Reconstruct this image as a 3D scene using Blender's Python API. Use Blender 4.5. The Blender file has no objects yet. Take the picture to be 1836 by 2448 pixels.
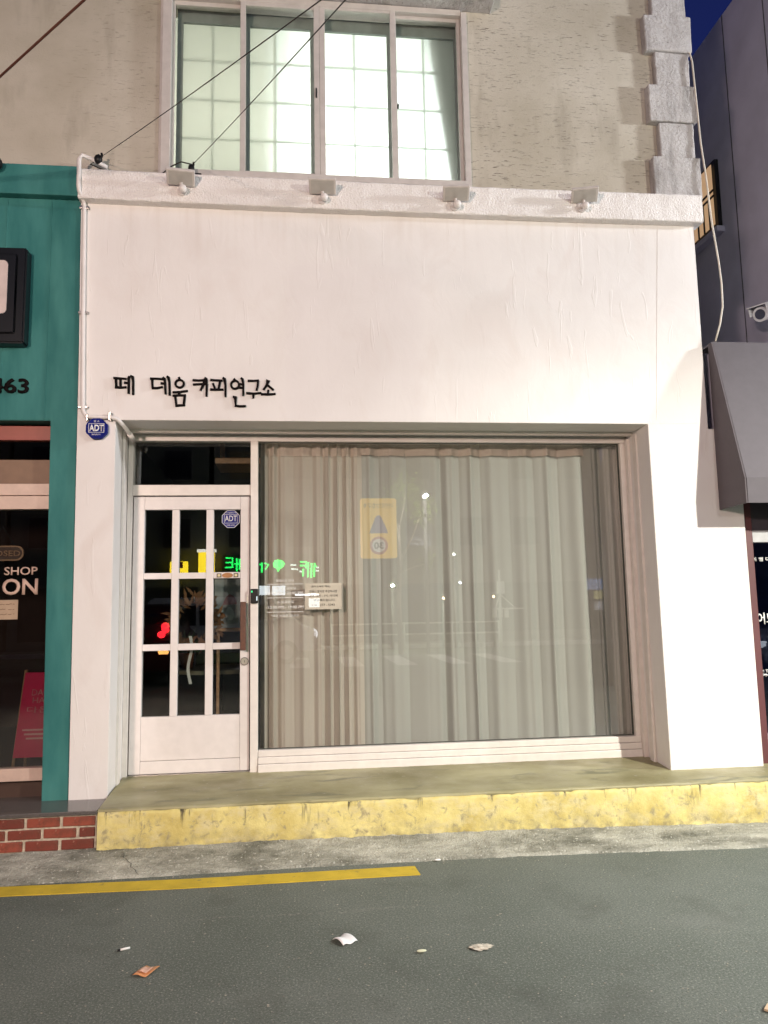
import bpy, bmesh, math, random
from mathutils import Vector, Matrix, noise
random.seed(7)
sc = bpy.context.scene
COL = sc.collection
R = math.radians

# ------------------------------------------------------------------ camera
EYE = 1.60
DIST = 5.60
F_PX = 1839.0
yaw, pitch, roll = R(6.43), R(6.98), R(-1.07)
fwd = Vector((math.sin(yaw)*math.cos(pitch), math.cos(yaw)*math.cos(pitch), math.sin(pitch)))
rt = Vector((math.cos(yaw), -math.sin(yaw), 0))
up = rt.cross(fwd)
rr = math.cos(roll)*rt + math.sin(roll)*up
uu = -math.sin(roll)*rt + math.cos(roll)*up
CAMP = Vector((0, -DIST, EYE))
cam_d = bpy.data.cameras.new('camera')
cam = bpy.data.objects.new('camera', cam_d)
COL.objects.link(cam)
M = Matrix((rr, uu, -fwd)).transposed().to_4x4()
M.translation = CAMP
cam.matrix_world = M
cam_d.sensor_fit = 'VERTICAL'
cam_d.sensor_height = 36
cam_d.lens = 36*F_PX/2448
cam_d.clip_start = 0.05
cam_d.clip_end = 2000
sc.camera = cam

# ------------------------------------------------------------------ sky (night, last blue of dusk)
w = bpy.data.worlds.new('World'); sc.world = w; w.use_nodes = True
wn = w.node_tree.nodes; wl = w.node_tree.links
for n in list(wn): wn.remove(n)
sky = wn.new('ShaderNodeTexSky'); sky.sky_type = 'NISHITA'; sky.sun_disc = False
sky.sun_elevation = R(-2.0); sky.sun_rotation = R(180); sky.altitude = 50
sky.ozone_density = 5.0
bg = wn.new('ShaderNodeBackground'); bg.inputs['Strength'].default_value = 0.72
wo = wn.new('ShaderNodeOutputWorld')
wl.new(sky.outputs['Color'], bg.inputs['Color']); wl.new(bg.outputs[0], wo.inputs['Surface'])

# ------------------------------------------------------------------ exposure
sc.view_settings.view_transform = 'Standard'
sc.view_settings.look = 'None'
sc.view_settings.gamma = 1.0
sc.view_settings.exposure = 0.0
sc.view_settings.use_curve_mapping = False
sc.render.engine = 'CYCLES'
sc.cycles.use_denoising = True
sc.cycles.max_bounces = 8
sc.cycles.transparent_max_bounces = 16
sc.cycles.sample_clamp_indirect = 4.0
sc.cycles.caustics_reflective = False
sc.cycles.caustics_refractive = False

# street lamps: (x, y, z) of the lens, colour, power; the lamps themselves are built further down
KEY = dict(p=(6.2, -6.1, 4.55), col=(1.0, 0.985, 0.87), e=255, size=.22, aim=(3.0, -1.6, 0), spot=2550, spot_aim=(2.7, 0, .30))
GRAZE = dict(p=(9.2, -1.9, 5.7), col=(.94, 0.965, 1.0), e=2150, size=.5, aim=(3.0, -1.2, 0), point=True)
WARM = dict(p=(-3.1, -8.2, 3.6), col=(1.0, 0.745, 0.635), e=425, size=.5, aim=(.2, 0, 1.2))

# ------------------------------------------------------------------ helpers
def at(px, py, y):
    """point of the photograph (px) on the vertical plane at depth y"""
    d = rr*((px-918)/F_PX) - uu*((py-1224)/F_PX) + fwd
    return CAMP + d*((y+DIST)/d.y)
GLASS_Y = 0.465
def mir(px, py, yr):
    """a thing standing at y = yr in the street, seen mirrored in the shop glass at (px, py)"""
    q = at(px, py, 2*GLASS_Y-yr)
    return Vector((q.x, yr, q.z))

def mesh_obj(name, verts, faces, m, parent=None, smooth=False):
    me = bpy.data.meshes.new(name)
    me.from_pydata([tuple(v) for v in verts], [], faces)
    me.validate(); me.update()
    return link(name, me, m, parent, smooth)
def link(name, me, m, parent=None, smooth=False):
    o = bpy.data.objects.new(name, me); COL.objects.link(o)
    if m is not None:
        me.materials.clear(); me.materials.append(m)
    if parent is not None: o.parent = parent
    if smooth: me.polygons.foreach_set('use_smooth', [True]*len(me.polygons))
    return o
def bm_obj(name, bm, m, parent=None, smooth=False):
    bmesh.ops.recalc_face_normals(bm, faces=bm.faces)
    me = bpy.data.meshes.new(name); bm.to_mesh(me); bm.free()
    return link(name, me, m, parent, smooth)
def bm_box(bm, x0, x1, y0, y1, z0, z1, bev=0.0, mat4=None):
    t = bmesh.new()
    bmesh.ops.create_cube(t, size=1)
    for v in t.verts:
        v.co = Vector(((x0+x1)/2+v.co.x*(x1-x0), (y0+y1)/2+v.co.y*(y1-y0), (z0+z1)/2+v.co.z*(z1-z0)))
    if bev > 0:
        bmesh.ops.bevel(t, geom=list(t.edges), offset=bev, segments=2, profile=.5, affect='EDGES')
    if mat4 is not None: bmesh.ops.transform(t, matrix=mat4, verts=t.verts)
    me = bpy.data.meshes.new('tmp'); t.to_mesh(me); t.free()
    bm.from_mesh(me); bpy.data.meshes.remove(me)
def box(name, x0, x1, y0, y1, z0, z1, m, parent=None, bev=0.003, mat4=None):
    bm = bmesh.new(); bm_box(bm, x0, x1, y0, y1, z0, z1, bev, mat4)
    return bm_obj(name, bm, m, parent)
def prism(name, pts, y0, y1, m, parent=None, bev=0.0):
    """polygon in (x, z) extruded from y0 to y1"""
    bm = bmesh.new()
    a = [bm.verts.new((p[0], y0, p[1])) for p in pts]
    b = [bm.verts.new((p[0], y1, p[1])) for p in pts]
    bm.faces.new(a); bm.faces.new(list(reversed(b)))
    n = len(pts)
    for i in range(n): bm.faces.new((a[i], b[i], b[(i+1) % n], a[(i+1) % n]))
    bmesh.ops.recalc_face_normals(bm, faces=bm.faces)
    if bev: bmesh.ops.bevel(bm, geom=list(bm.edges), offset=bev, segments=2, affect='EDGES', clamp_overlap=True)
    return bm_obj(name, bm, m, parent)
def prism_x(name, pts, x0, x1, m, parent=None):
    """polygon in (y, z) extruded along x"""
    v = [(x0, p[0], p[1]) for p in pts]+[(x1, p[0], p[1]) for p in pts]
    n = len(pts)
    f = [tuple(range(n)), tuple(reversed(range(n, 2*n)))]+[(i, i+n, (i+1) % n+n, (i+1) % n) for i in range(n)]
    bm = bmesh.new(); vs = [bm.verts.new(q) for q in v]
    for q in f: bm.faces.new([vs[i] for i in q])
    return bm_obj(name, bm, m, parent)
def bm_tube(bm, pts, r, seg=10, r1=None):
    pts = [Vector(p) for p in pts]; rings = []
    n = len(pts)
    for i, p in enumerate(pts):
        d = (pts[min(i+1, n-1)]-pts[max(i-1, 0)]).normalized()
        a = d.orthogonal().normalized() if abs(d.z) > .95 else d.cross(Vector((0, 0, 1))).normalized()
        b = d.cross(a).normalized()
        rad = r if r1 is None else r+(r1-r)*i/(n-1)
        rings.append([bm.verts.new(p+(a*math.cos(2*math.pi*k/seg)+b*math.sin(2*math.pi*k/seg))*rad) for k in range(seg)])
    for i in range(n-1):
        # match the nearest start index so that the tube does not twist
        off = min(range(seg), key=lambda o: (rings[i+1][o].co-pts[i+1]-(rings[i][0].co-pts[i])).length)
        A, B = rings[i], rings[i+1][off:]+rings[i+1][:off]
        rings[i+1] = B
        for k in range(seg): bm.faces.new((A[k], A[(k+1) % seg], B[(k+1) % seg], B[k]))
    bm.faces.new(list(reversed(rings[0]))); bm.faces.new(rings[-1])
def tube(name, pts, r, m, parent=None, seg=10, r1=None):
    bm = bmesh.new(); bm_tube(bm, pts, r, seg, r1)
    o = bm_obj(name, bm, m, parent)
    o.data.polygons.foreach_set('use_smooth', [len(p.vertices) == 4 for p in o.data.polygons])
    return o
def ball(name, c, r, m, parent=None, sx=1, sy=1, sz=1, seg=16):
    bm = bmesh.new(); bmesh.ops.create_uvsphere(bm, u_segments=seg, v_segments=seg//2, radius=r)
    for v in bm.verts: v.co = Vector((c[0]+v.co.x*sx, c[1]+v.co.y*sy, c[2]+v.co.z*sz))
    return bm_obj(name, bm, m, parent, True)
def disc(name, c, r, y0, y1, m, parent=None, seg=24, rot=0.0, sz=1.0):
    pts = [(c[0]+r*math.cos(rot+2*math.pi*k/seg), c[1]+sz*r*math.sin(rot+2*math.pi*k/seg)) for k in range(seg)]
    return prism(name, pts, y0, y1, m, parent)
def ring(name, c, ro, ri, y0, y1, m, parent=None, seg=32, sz=1.0, bm=None):
    own = bm is None
    if own: bm = bmesh.new()
    V = []
    for k in range(seg):
        a = 2*math.pi*k/seg
        V.append([bm.verts.new((c[0]+q*math.cos(a), y, c[1]+q*math.sin(a)*sz)) for q, y in ((ro, y0), (ri, y0), (ri, y1), (ro, y1))])
    for k in range(seg):
        A, B = V[k], V[(k+1) % seg]
        for j in range(4): bm.faces.new((A[j], A[(j+1) % 4], B[(j+1) % 4], B[j]))
    if own: return bm_obj(name, bm, m, parent)
def empty(name, loc=(0, 0, 0)):
    o = bpy.data.objects.new(name, None); COL.objects.link(o); o.location = loc
    return o
def tag(o, label, cat, group=None, kind=None):
    o['label'] = label; o['category'] = cat
    if group: o['group'] = group
    if kind: o['kind'] = kind
    return o
def struct(o, label=None):
    o['kind'] = 'structure'
    if label: o['label'] = label
    return o
def keep(o, parent):
    """parent without moving (the parent may stand away from the origin)"""
    o.parent = parent
    o.matrix_parent_inverse = Matrix.Translation(-parent.location)
    return o
def rebase(root):
    """children were built in world coordinates; keep them there"""
    for c in root.children: c.matrix_parent_inverse = Matrix.Translation(-root.location)
    return root
def text(name, s, x0, x1, z0, z1, y, m, parent=None, ext=.0, back=False, keep_h=True, bold=0.0):
    """lettering fitted to the box x0..x1, z0..z1 on plane y; back=True faces +y"""
    cu = bpy.data.curves.new(name, 'FONT'); cu.body = s; cu.extrude = 0; cu.resolution_u = 3; cu.offset = bold
    t = bpy.data.objects.new(name, cu); COL.objects.link(t)
    dg = bpy.context.evaluated_depsgraph_get()
    me = bpy.data.meshes.new_from_object(t.evaluated_get(dg))
    bpy.data.objects.remove(t); bpy.data.curves.remove(cu)
    xs = [v.co.x for v in me.vertices]; ys = [v.co.y for v in me.vertices]
    a, b, c, d = min(xs), max(xs), min(ys), max(ys)
    bm = bmesh.new(); bm.from_mesh(me); bpy.data.meshes.remove(me)
    if ext:
        g = bmesh.ops.extrude_face_region(bm, geom=list(bm.faces))
        vs = [e for e in g['geom'] if isinstance(e, bmesh.types.BMVert)]
        for v in vs: v.co.z += 1.0
    for v in bm.verts:
        u_ = (v.co.x-a)/(b-a); q = (v.co.y-c)/(d-c)
        if back: u_ = 1-u_
        v.co = Vector((x0+u_*(x1-x0), y+(-1 if not back else 1)*v.co.z*ext, z0+q*(z1-z0)))
    return bm_obj(name, bm, m, parent)

# ------------------------------------------------------------------ materials
MATS = {}
def nodes(name):
    m = bpy.data.materials.new(name); m.use_nodes = True
    nt = m.node_tree; b = nt.nodes['Principled BSDF']
    return m, nt, nt.nodes, nt.links, b
def mixc(nt, fac, a, b, mode='MIX'):
    n = nt.nodes.new('ShaderNodeMix'); n.data_type = 'RGBA'; n.blend_type = mode
    for s, v in ((n.inputs['Factor'], fac), (n.inputs[6], a), (n.inputs[7], b)):
        if isinstance(v, (int, float)): s.default_value = v
        elif isinstance(v, tuple): s.default_value = (*v, 1) if len(v) == 3 else v
        else: nt.links.new(v, s)
    return n.outputs[2]
def ramp(nt, src, p0, p1, v0=0.0, v1=1.0):
    n = nt.nodes.new('ShaderNodeMapRange'); n.inputs[1].default_value = p0; n.inputs[2].default_value = p1
    n.inputs[3].default_value = v0; n.inputs[4].default_value = v1; n.clamp = True
    nt.links.new(src, n.inputs[0]); return n.outputs[0]
def tex(nt, scale, kind='noise', detail=4, rough=.55, stretch=(1, 1, 1), rot=(0, 0, 0), dist=0.0):
    tc = nt.nodes.new('ShaderNodeTexCoord'); mp = nt.nodes.new('ShaderNodeMapping')
    mp.inputs['Scale'].default_value = stretch; mp.inputs['Rotation'].default_value = rot
    nt.links.new(tc.outputs['Object'], mp.inputs['Vector'])
    if kind == 'noise':
        n = nt.nodes.new('ShaderNodeTexNoise'); n.inputs['Detail'].default_value = detail; n.inputs['Roughness'].default_value = rough
        n.inputs['Distortion'].default_value = dist
        o = n.outputs['Fac']
    else:
        n = nt.nodes.new('ShaderNodeTexVoronoi'); o = n.outputs['Distance']
    n.inputs['Scale'].default_value = scale
    nt.links.new(mp.outputs[0], n.inputs['Vector'])
    return o
def bump(nt, b, h, strength=.3, dist=.005, prev=None):
    n = nt.nodes.new('ShaderNodeBump'); n.inputs['Strength'].default_value = strength; n.inputs['Distance'].default_value = dist
    nt.links.new(h, n.inputs['Height'])
    if prev is not None: nt.links.new(prev, n.inputs['Normal'])
    nt.links.new(n.outputs[0], b.inputs['Normal']); return n.outputs[0]
def plain(name, col, rough=.5, metal=0.0, var=.08, scale=14, emit=None, es=0, bmp=.0, bscale=160, spec=.5):
    if name in MATS: return MATS[name]
    m, nt, N, L, b = nodes(name)
    f = tex(nt, scale)
    c = mixc(nt, ramp(nt, f, .3, .7), tuple(x*(1-var) for x in col), tuple(min(1, x*(1+var)) for x in col))
    L.new(c, b.inputs['Base Color']); b.inputs['Roughness'].default_value = rough; b.inputs['Metallic'].default_value = metal; b.inputs['Specular IOR Level'].default_value = spec
    if emit: b.inputs['Emission Color'].default_value = (*emit, 1); b.inputs['Emission Strength'].default_value = es
    if bmp: bump(nt, b, tex(nt, bscale), bmp, .003)
    MATS[name] = m; return m

def m_white():
    m, nt, N, L, b = nodes('white_wall_paint')
    big = tex(nt, 1.3, detail=5); brush = tex(nt, 4, detail=6, stretch=(1.4, 1, .8), dist=1.0)
    c = mixc(nt, ramp(nt, big, .3, .7), (.745, .715, .695), (.815, .79, .775))
    c = mixc(nt, ramp(nt, tex(nt, 1.7, detail=6, stretch=(1.6, 1, .9), dist=.8), .52, .75), c, (.735, .69, .665))
    tcw = N.new('ShaderNodeTexCoord'); spw = N.new('ShaderNodeSeparateXYZ'); L.new(tcw.outputs['Object'], spw.inputs[0])
    for (za, zb, va, vb), src, colr in (((.30, .75, 1, 0), tex(nt, 5, detail=7, rough=.7), (.52, .47, .40)), ((4.15, 4.6, 0, 1), tex(nt, 7, detail=5, stretch=(2.4, 1, .12)), (.62, .56, .51))):
        mw = N.new('ShaderNodeMath'); mw.operation = 'MULTIPLY'; L.new(ramp(nt, spw.outputs['Z'], za, zb, va, vb), mw.inputs[0]); L.new(ramp(nt, src, .5, .75, 0, .4), mw.inputs[1])
        c = mixc(nt, mw.outputs[0], c, colr)
    L.new(c, b.inputs['Base Color']); b.inputs['Roughness'].default_value = .62
    n1 = bump(nt, b, brush, .14, .02)
    n2 = bump(nt, b, ramp(nt, tex(nt, 3.1, detail=3, stretch=(3.4, 1, .5), rot=(0, .3, 0), dist=1.2), .64, .67), .35, .003, n1)
    bump(nt, b, tex(nt, 220, detail=2), .12, .002, n2)
    return m
def m_lip():
    m, nt, N, L, b = nodes('rough_white_render')
    c = mixc(nt, ramp(nt, tex(nt, 3), .3, .7), (.76, .72, .69), (.84, .81, .79))
    L.new(c, b.inputs['Base Color']); b.inputs['Roughness'].default_value = .6
    n1 = bump(nt, b, tex(nt, 75, detail=3, rough=.55), .55, .014)
    bump(nt, b, tex(nt, 60, 'vor'), .3, .010, n1)
    return m
def m_stucco():
    m, nt, N, L, b = nodes('combed_stucco')
    big = tex(nt, .9, detail=5, rough=.6)
    c = mixc(nt, ramp(nt, big, .35, .68), (.41, .37, .295), (.56, .52, .445))
    c = mixc(nt, ramp(nt, tex(nt, 2.5, detail=5, stretch=(1.5, 1, .4)), .56, .8), c, (.30, .265, .21))
    sc1 = ramp(nt, tex(nt, 10, detail=5, rough=.62, stretch=(1.5, 1, 11)), .595, .66)
    tcx = N.new('ShaderNodeTexCoord'); spx = N.new('ShaderNodeSeparateXYZ'); L.new(tcx.outputs['Object'], spx.inputs[0])
    sca = ramp(nt, tex(nt, 1.7, detail=3), .36, .62, .25, 1.0); scb = ramp(nt, spx.outputs['X'], -2.2, .4, .12, 1.0)
    scm = N.new('ShaderNodeMath'); scm.operation = 'MULTIPLY'; L.new(sca, scm.inputs[0]); L.new(scb, scm.inputs[1]); sc0 = scm.outputs[0]
    mm = N.new('ShaderNodeMath'); mm.operation = 'MULTIPLY'; L.new(sc1, mm.inputs[0]); L.new(sc0, mm.inputs[1])
    c = mixc(nt, mm.outputs[0], c, (.20, .17, .14))
    L.new(c, b.inputs['Base Color']); b.inputs['Roughness'].default_value = .85
    inv = N.new('ShaderNodeMath'); inv.operation = 'SUBTRACT'; inv.inputs[0].default_value = 1; L.new(mm.outputs[0], inv.inputs[1])
    n1 = bump(nt, b, inv.outputs[0], .6, .006)
    bump(nt, b, tex(nt, 90, detail=4), .4, .006, n1)
    return m
def m_quoin():
    m, nt, N, L, b = nodes('quoin_render')
    c = mixc(nt, ramp(nt, tex(nt, 4, detail=6), .3, .7), (.42, .40, .395), (.57, .55, .54))
    c = mixc(nt, ramp(nt, tex(nt, 60, detail=3), .62, .75), c, (.22, .2, .19))
    c = mixc(nt, ramp(nt, tex(nt, 3, detail=5, stretch=(3, 3, .5)), .55, .75), c, (.25, .235, .225))
    L.new(c, b.inputs['Base Color']); b.inputs['Roughness'].default_value = .9
    bump(nt, b, tex(nt, 42, detail=5, rough=.65), .8, .02)
    return m
def m_teal():
    m, nt, N, L, b = nodes('teal_wall_paint')
    c = mixc(nt, ramp(nt, tex(nt, 2.5, detail=5, stretch=(2.2, 1, .6)), .33, .7), (.030, .152, .148), (.066, .240, .225))
    c = mixc(nt, ramp(nt, tex(nt, 1.3, detail=5), .55, .75), c, (.085, .235, .20))
    L.new(c, b.inputs['Base Color']); b.inputs['Specular IOR Level'].default_value = .12; b.inputs['Roughness'].default_value = .6
    bump(nt, b, tex(nt, 190, detail=3), .3, .003)
    return m
def m_step():
    m, nt, N, L, b = nodes('step_concrete')
    c = mixc(nt, ramp(nt, tex(nt, 2.2, detail=6, stretch=(.7, 1.5, 1)), .32, .68), (.185, .165, .075), (.385, .355, .205))
    c = mixc(nt, ramp(nt, tex(nt, 4.5, detail=6, stretch=(.5, 2, 1), dist=.6), .57, .72), c, (.125, .125, .075))
    c = mixc(nt, ramp(nt, tex(nt, 26, detail=5), .63, .75), c, (.33, .31, .25))
    L.new(c, b.inputs['Base Color'])
    L.new(ramp(nt, tex(nt, 3, detail=5), .35, .65, .32, .62), b.inputs['Roughness'])
    bump(nt, b, tex(nt, 70, detail=6), .25, .006)
    return m
def m_riser():
    m, nt, N, L, b = nodes('worn_yellow_paint')
    c = mixc(nt, ramp(nt, tex(nt, 3.2, detail=6, rough=.65), .3, .72), (.46, .35, .085), (.80, .71, .31))
    c = mixc(nt, ramp(nt, tex(nt, 7, detail=7, rough=.7, stretch=(1, 1, 1.6)), .48, .64), c, (.62, .54, .28))
    c = mixc(nt, ramp(nt, tex(nt, 18, detail=6, rough=.7, dist=.5), .55, .66), c, (.36, .31, .17))
    # dark drips run down from the edge of the step
    drip = ramp(nt, tex(nt, 8, detail=5, rough=.6, stretch=(2.2, 1, .25)), .58, .66)
    tc = N.new('ShaderNodeTexCoord'); sp = N.new('ShaderNodeSeparateXYZ'); L.new(tc.outputs['Object'], sp.inputs[0])
    top = ramp(nt, sp.outputs['Z'], .17, .315)
    mm = N.new('ShaderNodeMath'); mm.operation = 'MULTIPLY'; L.new(drip, mm.inputs[0]); L.new(top, mm.inputs[1])
    c = mixc(nt, mm.outputs[0], c, (.06, .05, .03))
    # dirt splashed along the foot
    ft = N.new('ShaderNodeMath'); ft.operation = 'MULTIPLY'
    L.new(ramp(nt, sp.outputs['Z'], .06, .20, 1, 0), ft.inputs[0]); L.new(ramp(nt, tex(nt, 9, detail=8, rough=.72), .42, .60, 0, .8), ft.inputs[1])
    c = mixc(nt, ft.outputs[0], c, (.20, .17, .10))
    L.new(c, b.inputs['Base Color']); b.inputs['Roughness'].default_value = .7
    n1 = bump(nt, b, tex(nt, 16, detail=7, rough=.7), .45, .012)
    bump(nt, b, tex(nt, 120, detail=3), .3, .004, n1)
    return m
def m_gutter():
    m, nt, N, L, b = nodes('gutter_concrete')
    c = mixc(nt, ramp(nt, tex(nt, 4, detail=7, rough=.7, stretch=(.6, 1.4, 1)), .35, .66), (.13, .13, .10), (.49, .48, .405))
    c = mixc(nt, ramp(nt, tex(nt, 75, 'vor'), .0, .30, .75, 0), c, (.06, .06, .045))
    c = mixc(nt, ramp(nt, tex(nt, 48, detail=5), .6, .7), c, (.58, .57, .50))
    L.new(c, b.inputs['Base Color']); b.inputs['Roughness'].default_value = .75
    n1 = bump(nt, b, tex(nt, 60, detail=5, rough=.7), .8, .012)
    bump(nt, b, tex(nt, 85, 'vor'), .5, .008, n1)
    return m
def m_road():
    m, nt, N, L, b = nodes('asphalt')
    c = mixc(nt, ramp(nt, tex(nt, .8, detail=5), .35, .7), (.088, .106, .088), (.138, .156, .135))
    c = mixc(nt, ramp(nt, tex(nt, 95, detail=6, rough=.8), .52, .68), c, (.36, .38, .34))
    c = mixc(nt, ramp(nt, tex(nt, 2.6, detail=6, rough=.65, dist=.5), .54, .72, 0, .5), c, (.065, .072, .06))
    c = mixc(nt, ramp(nt, tex(nt, 1.1, detail=7, rough=.7, stretch=(.5, 1.4, 1)), .55, .75, 0, .35), c, (.20, .21, .19))
    c = mixc(nt, ramp(nt, tex(nt, 100, detail=5, rough=.75, rot=(0, 0, 1)), .36, .46, .85, 0), c, (.026, .030, .025))
    c = mixc(nt, ramp(nt, tex(nt, 70, detail=2), .74, .78), c, (.32, .31, .28))
    # a worn chalky seam runs along the lane
    tc = N.new('ShaderNodeTexCoord'); sp = N.new('ShaderNodeSeparateXYZ'); L.new(tc.outputs['Object'], sp.inputs[0])
    wob = tex(nt, 1.6, detail=4)
    ad = N.new('ShaderNodeMath'); ad.operation = 'MULTIPLY_ADD'; L.new(wob, ad.inputs[0]); ad.inputs[1].default_value = .14; L.new(sp.outputs['Y'], ad.inputs[2])
    sb = N.new('ShaderNodeMath'); sb.operation = 'ADD'; L.new(ad.outputs[0], sb.inputs[0]); sb.inputs[1].default_value = 1.225
    ab = N.new('ShaderNodeMath'); ab.operation = 'ABSOLUTE'; L.new(sb.outputs[0], ab.inputs[0])
    ln = ramp(nt, ab.outputs[0], .004, .020, 1, 0)
    xm = ramp(nt, sp.outputs['X'], -.7, -.3); xm2 = ramp(nt, sp.outputs['X'], .45, .9, 1, 0)
    gr = ramp(nt, tex(nt, 34, detail=5, rough=.7), .50, .66)
    p = ln
    for q in (xm, xm2, gr):
        mu = N.new('ShaderNodeMath'); mu.operation = 'MULTIPLY'; L.new(p, mu.inputs[0]); L.new(q, mu.inputs[1]); p = mu.outputs[0]
    c = mixc(nt, p, c, (.28, .27, .24))
    L.new(c, b.inputs['Base Color']); b.inputs['Roughness'].default_value = .72
    bump(nt, b, tex(nt, 150, detail=6, rough=.8), .28, .006)
    return m
def m_roadpaint(name, col):
    m, nt, N, L, b = nodes(name)
    c = mixc(nt, ramp(nt, tex(nt, 7, detail=6), .35, .7), tuple(x*.78 for x in col), col)
    c = mixc(nt, ramp(nt, tex(nt, 140, detail=4, rough=.7), .60, .70), c, tuple(x*.45 for x in col))
    c = mixc(nt, ramp(nt, tex(nt, 9, detail=8, rough=.78), .60, .68, 0, .8), c, (.14, .13, .09))
    L.new(c, b.inputs['Base Color']); b.inputs['Roughness'].default_value = .6
    bump(nt, b, tex(nt, 200, detail=3), .5, .004)
    return m
def m_brick():
    m, nt, N, L, b = nodes('red_brick')
    oi = N.new('ShaderNodeObjectInfo')
    c = mixc(nt, oi.outputs['Random'], (.15, .026, .016), (.29, .062, .034))
    c = mixc(nt, ramp(nt, tex(nt, 14, detail=6, rough=.65), .5, .72), c, (.12, .035, .02))
    c = mixc(nt, ramp(nt, tex(nt, 55, detail=4), .64, .74), c, (.36, .16, .11))
    L.new(c, b.inputs['Base Color']); b.inputs['Roughness'].default_value = .6
    bump(nt, b, tex(nt, 60, detail=5), .5, .006)
    return m
def m_glass(name, k=1.0, tint=(.96, .98, .97), rough=0.0):
    m, nt, N, L, b = nodes(name); N.remove(b)
    out = N['Material Output']
    tr = N.new('ShaderNodeBsdfTransparent'); tr.inputs[0].default_value = (*tint, 1)
    gl = N.new('ShaderNodeBsdfGlossy'); gl.inputs['Roughness'].default_value = rough; gl.inputs[0].default_value = (1, 1, 1, 1)
    lw_ = N.new('ShaderNodeLayerWeight'); lw_.inputs['Blend'].default_value = .5
    pw = N.new('ShaderNodeMath'); pw.operation = 'POWER'; L.new(lw_.outputs['Facing'], pw.inputs[0]); pw.inputs[1].default_value = 5
    f0 = .040*k
    fr = N.new('ShaderNodeMath'); fr.operation = 'MULTIPLY_ADD'; L.new(pw.outputs[0], fr.inputs[0]); fr.inputs[1].default_value = 1-f0; fr.inputs[2].default_value = f0
    mx = N.new('ShaderNodeMixShader'); L.new(fr.outputs[0], mx.inputs[0]); L.new(tr.outputs[0], mx.inputs[1]); L.new(gl.outputs[0], mx.inputs[2])
    L.new(mx.outputs[0], out.inputs['Surface'])
    return m
def m_cloth(name, col, trans, alpha=0.0):
    m, nt, N, L, b = nodes(name); N.remove(b)
    out = N['Material Output']
    df = N.new('ShaderNodeBsdfDiffuse'); tl = N.new('ShaderNodeBsdfTranslucent')
    weave = tex(nt, 420, detail=2, stretch=(1, 1, 1))
    c = mixc(nt, ramp(nt, weave, .3, .7), tuple(x*.9 for x in col), col)
    L.new(c, df.inputs[0]); L.new(c, tl.inputs[0])
    mx = N.new('ShaderNodeMixShader'); mx.inputs[0].default_value = trans; L.new(df.outputs[0], mx.inputs[1]); L.new(tl.outputs[0], mx.inputs[2])
    last = mx.outputs[0]
    if alpha:
        tp = N.new('ShaderNodeBsdfTransparent'); m2 = N.new('ShaderNodeMixShader'); m2.inputs[0].default_value = alpha
        L.new(last, m2.inputs[1]); L.new(tp.outputs[0], m2.inputs[2]); last = m2.outputs[0]
    L.new(last, out.inputs['Surface'])
    return m
def glow(name, col, s):
    if name in MATS: return MATS[name]
    m, nt, N, L, b = nodes(name)
    b.inputs['Base Color'].default_value = (*[x*.08 for x in col], 1)
    b.inputs['Emission Color'].default_value = (*col, 1); b.inputs['Emission Strength'].default_value = s
    MATS[name] = m; return m

WHITE = m_white(); LIP = m_lip(); STUCCO = m_stucco(); QUOIN = m_quoin(); TEAL = m_teal()
STEP = m_step(); RISER = m_riser(); GUTTER = m_gutter(); ROAD = m_road(); BRICK = m_brick()
YLINE = m_roadpaint('yellow_road_paint', (.66, .47, .035)); WLINE = m_roadpaint('white_road_paint', (.75, .75, .72))
GLASS = m_glass('shop_glass', 1.8, (.985, .975, .965)); DGLASS = m_glass('door_glass', 1.7, (.80, .82, .80))
FRAME = plain('cream_frame_paint', (.74, .69, .65), .45, var=.05)
DOORP = plain('pale_door_paint', (.74, .69, .675), .5, var=.04, bmp=.08)
BLACK = plain('black_plastic', (.010, .010, .011), .4, spec=.25)
BLACKM = plain('black_letter_paint', (.008, .006, .006), .8, spec=.08)
DARK = plain('dark_interior', (.035, .032, .030), .8)
WOODH = plain('brown_wood_handle', (.10, .035, .018), .45, var=.3, scale=40)
STEEL = plain('brushed_steel', (.55, .53, .50), .3, 1.0)
PVC = plain('white_conduit', (.74, .70, .68), .4, var=.06)
MORTAR = plain('mortar', (.50, .44, .35), .9, var=.3, scale=40, bmp=.5, bscale=90)
GRANITE = plain('polished_dark_stone', (.10, .09, .085), .18, var=.35, scale=180)
BLUE = plain('blue_enamel', (.004, .012, .17), .45, var=.1, spec=.05)
WLETTER = plain('white_vinyl', (.80, .80, .78), .5, var=.02)
PAPER = plain('cream_paper', (.72, .68, .58), .7, var=.05)

# ------------------------------------------------------------------ ground
road = mesh_obj('road', [(-150, -.56, 0), (-150, -300, 0), (150, -300, 0), (150, -.56, 0)], [(0, 1, 2, 3)], ROAD)
struct(road)
ground = mesh_obj('ground', [(-150, -.6, -.02), (150, -.6, -.02), (150, 300, -.02), (-150, 300, -.02)], [(0, 1, 2, 3)], STEP)
struct(ground)

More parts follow.
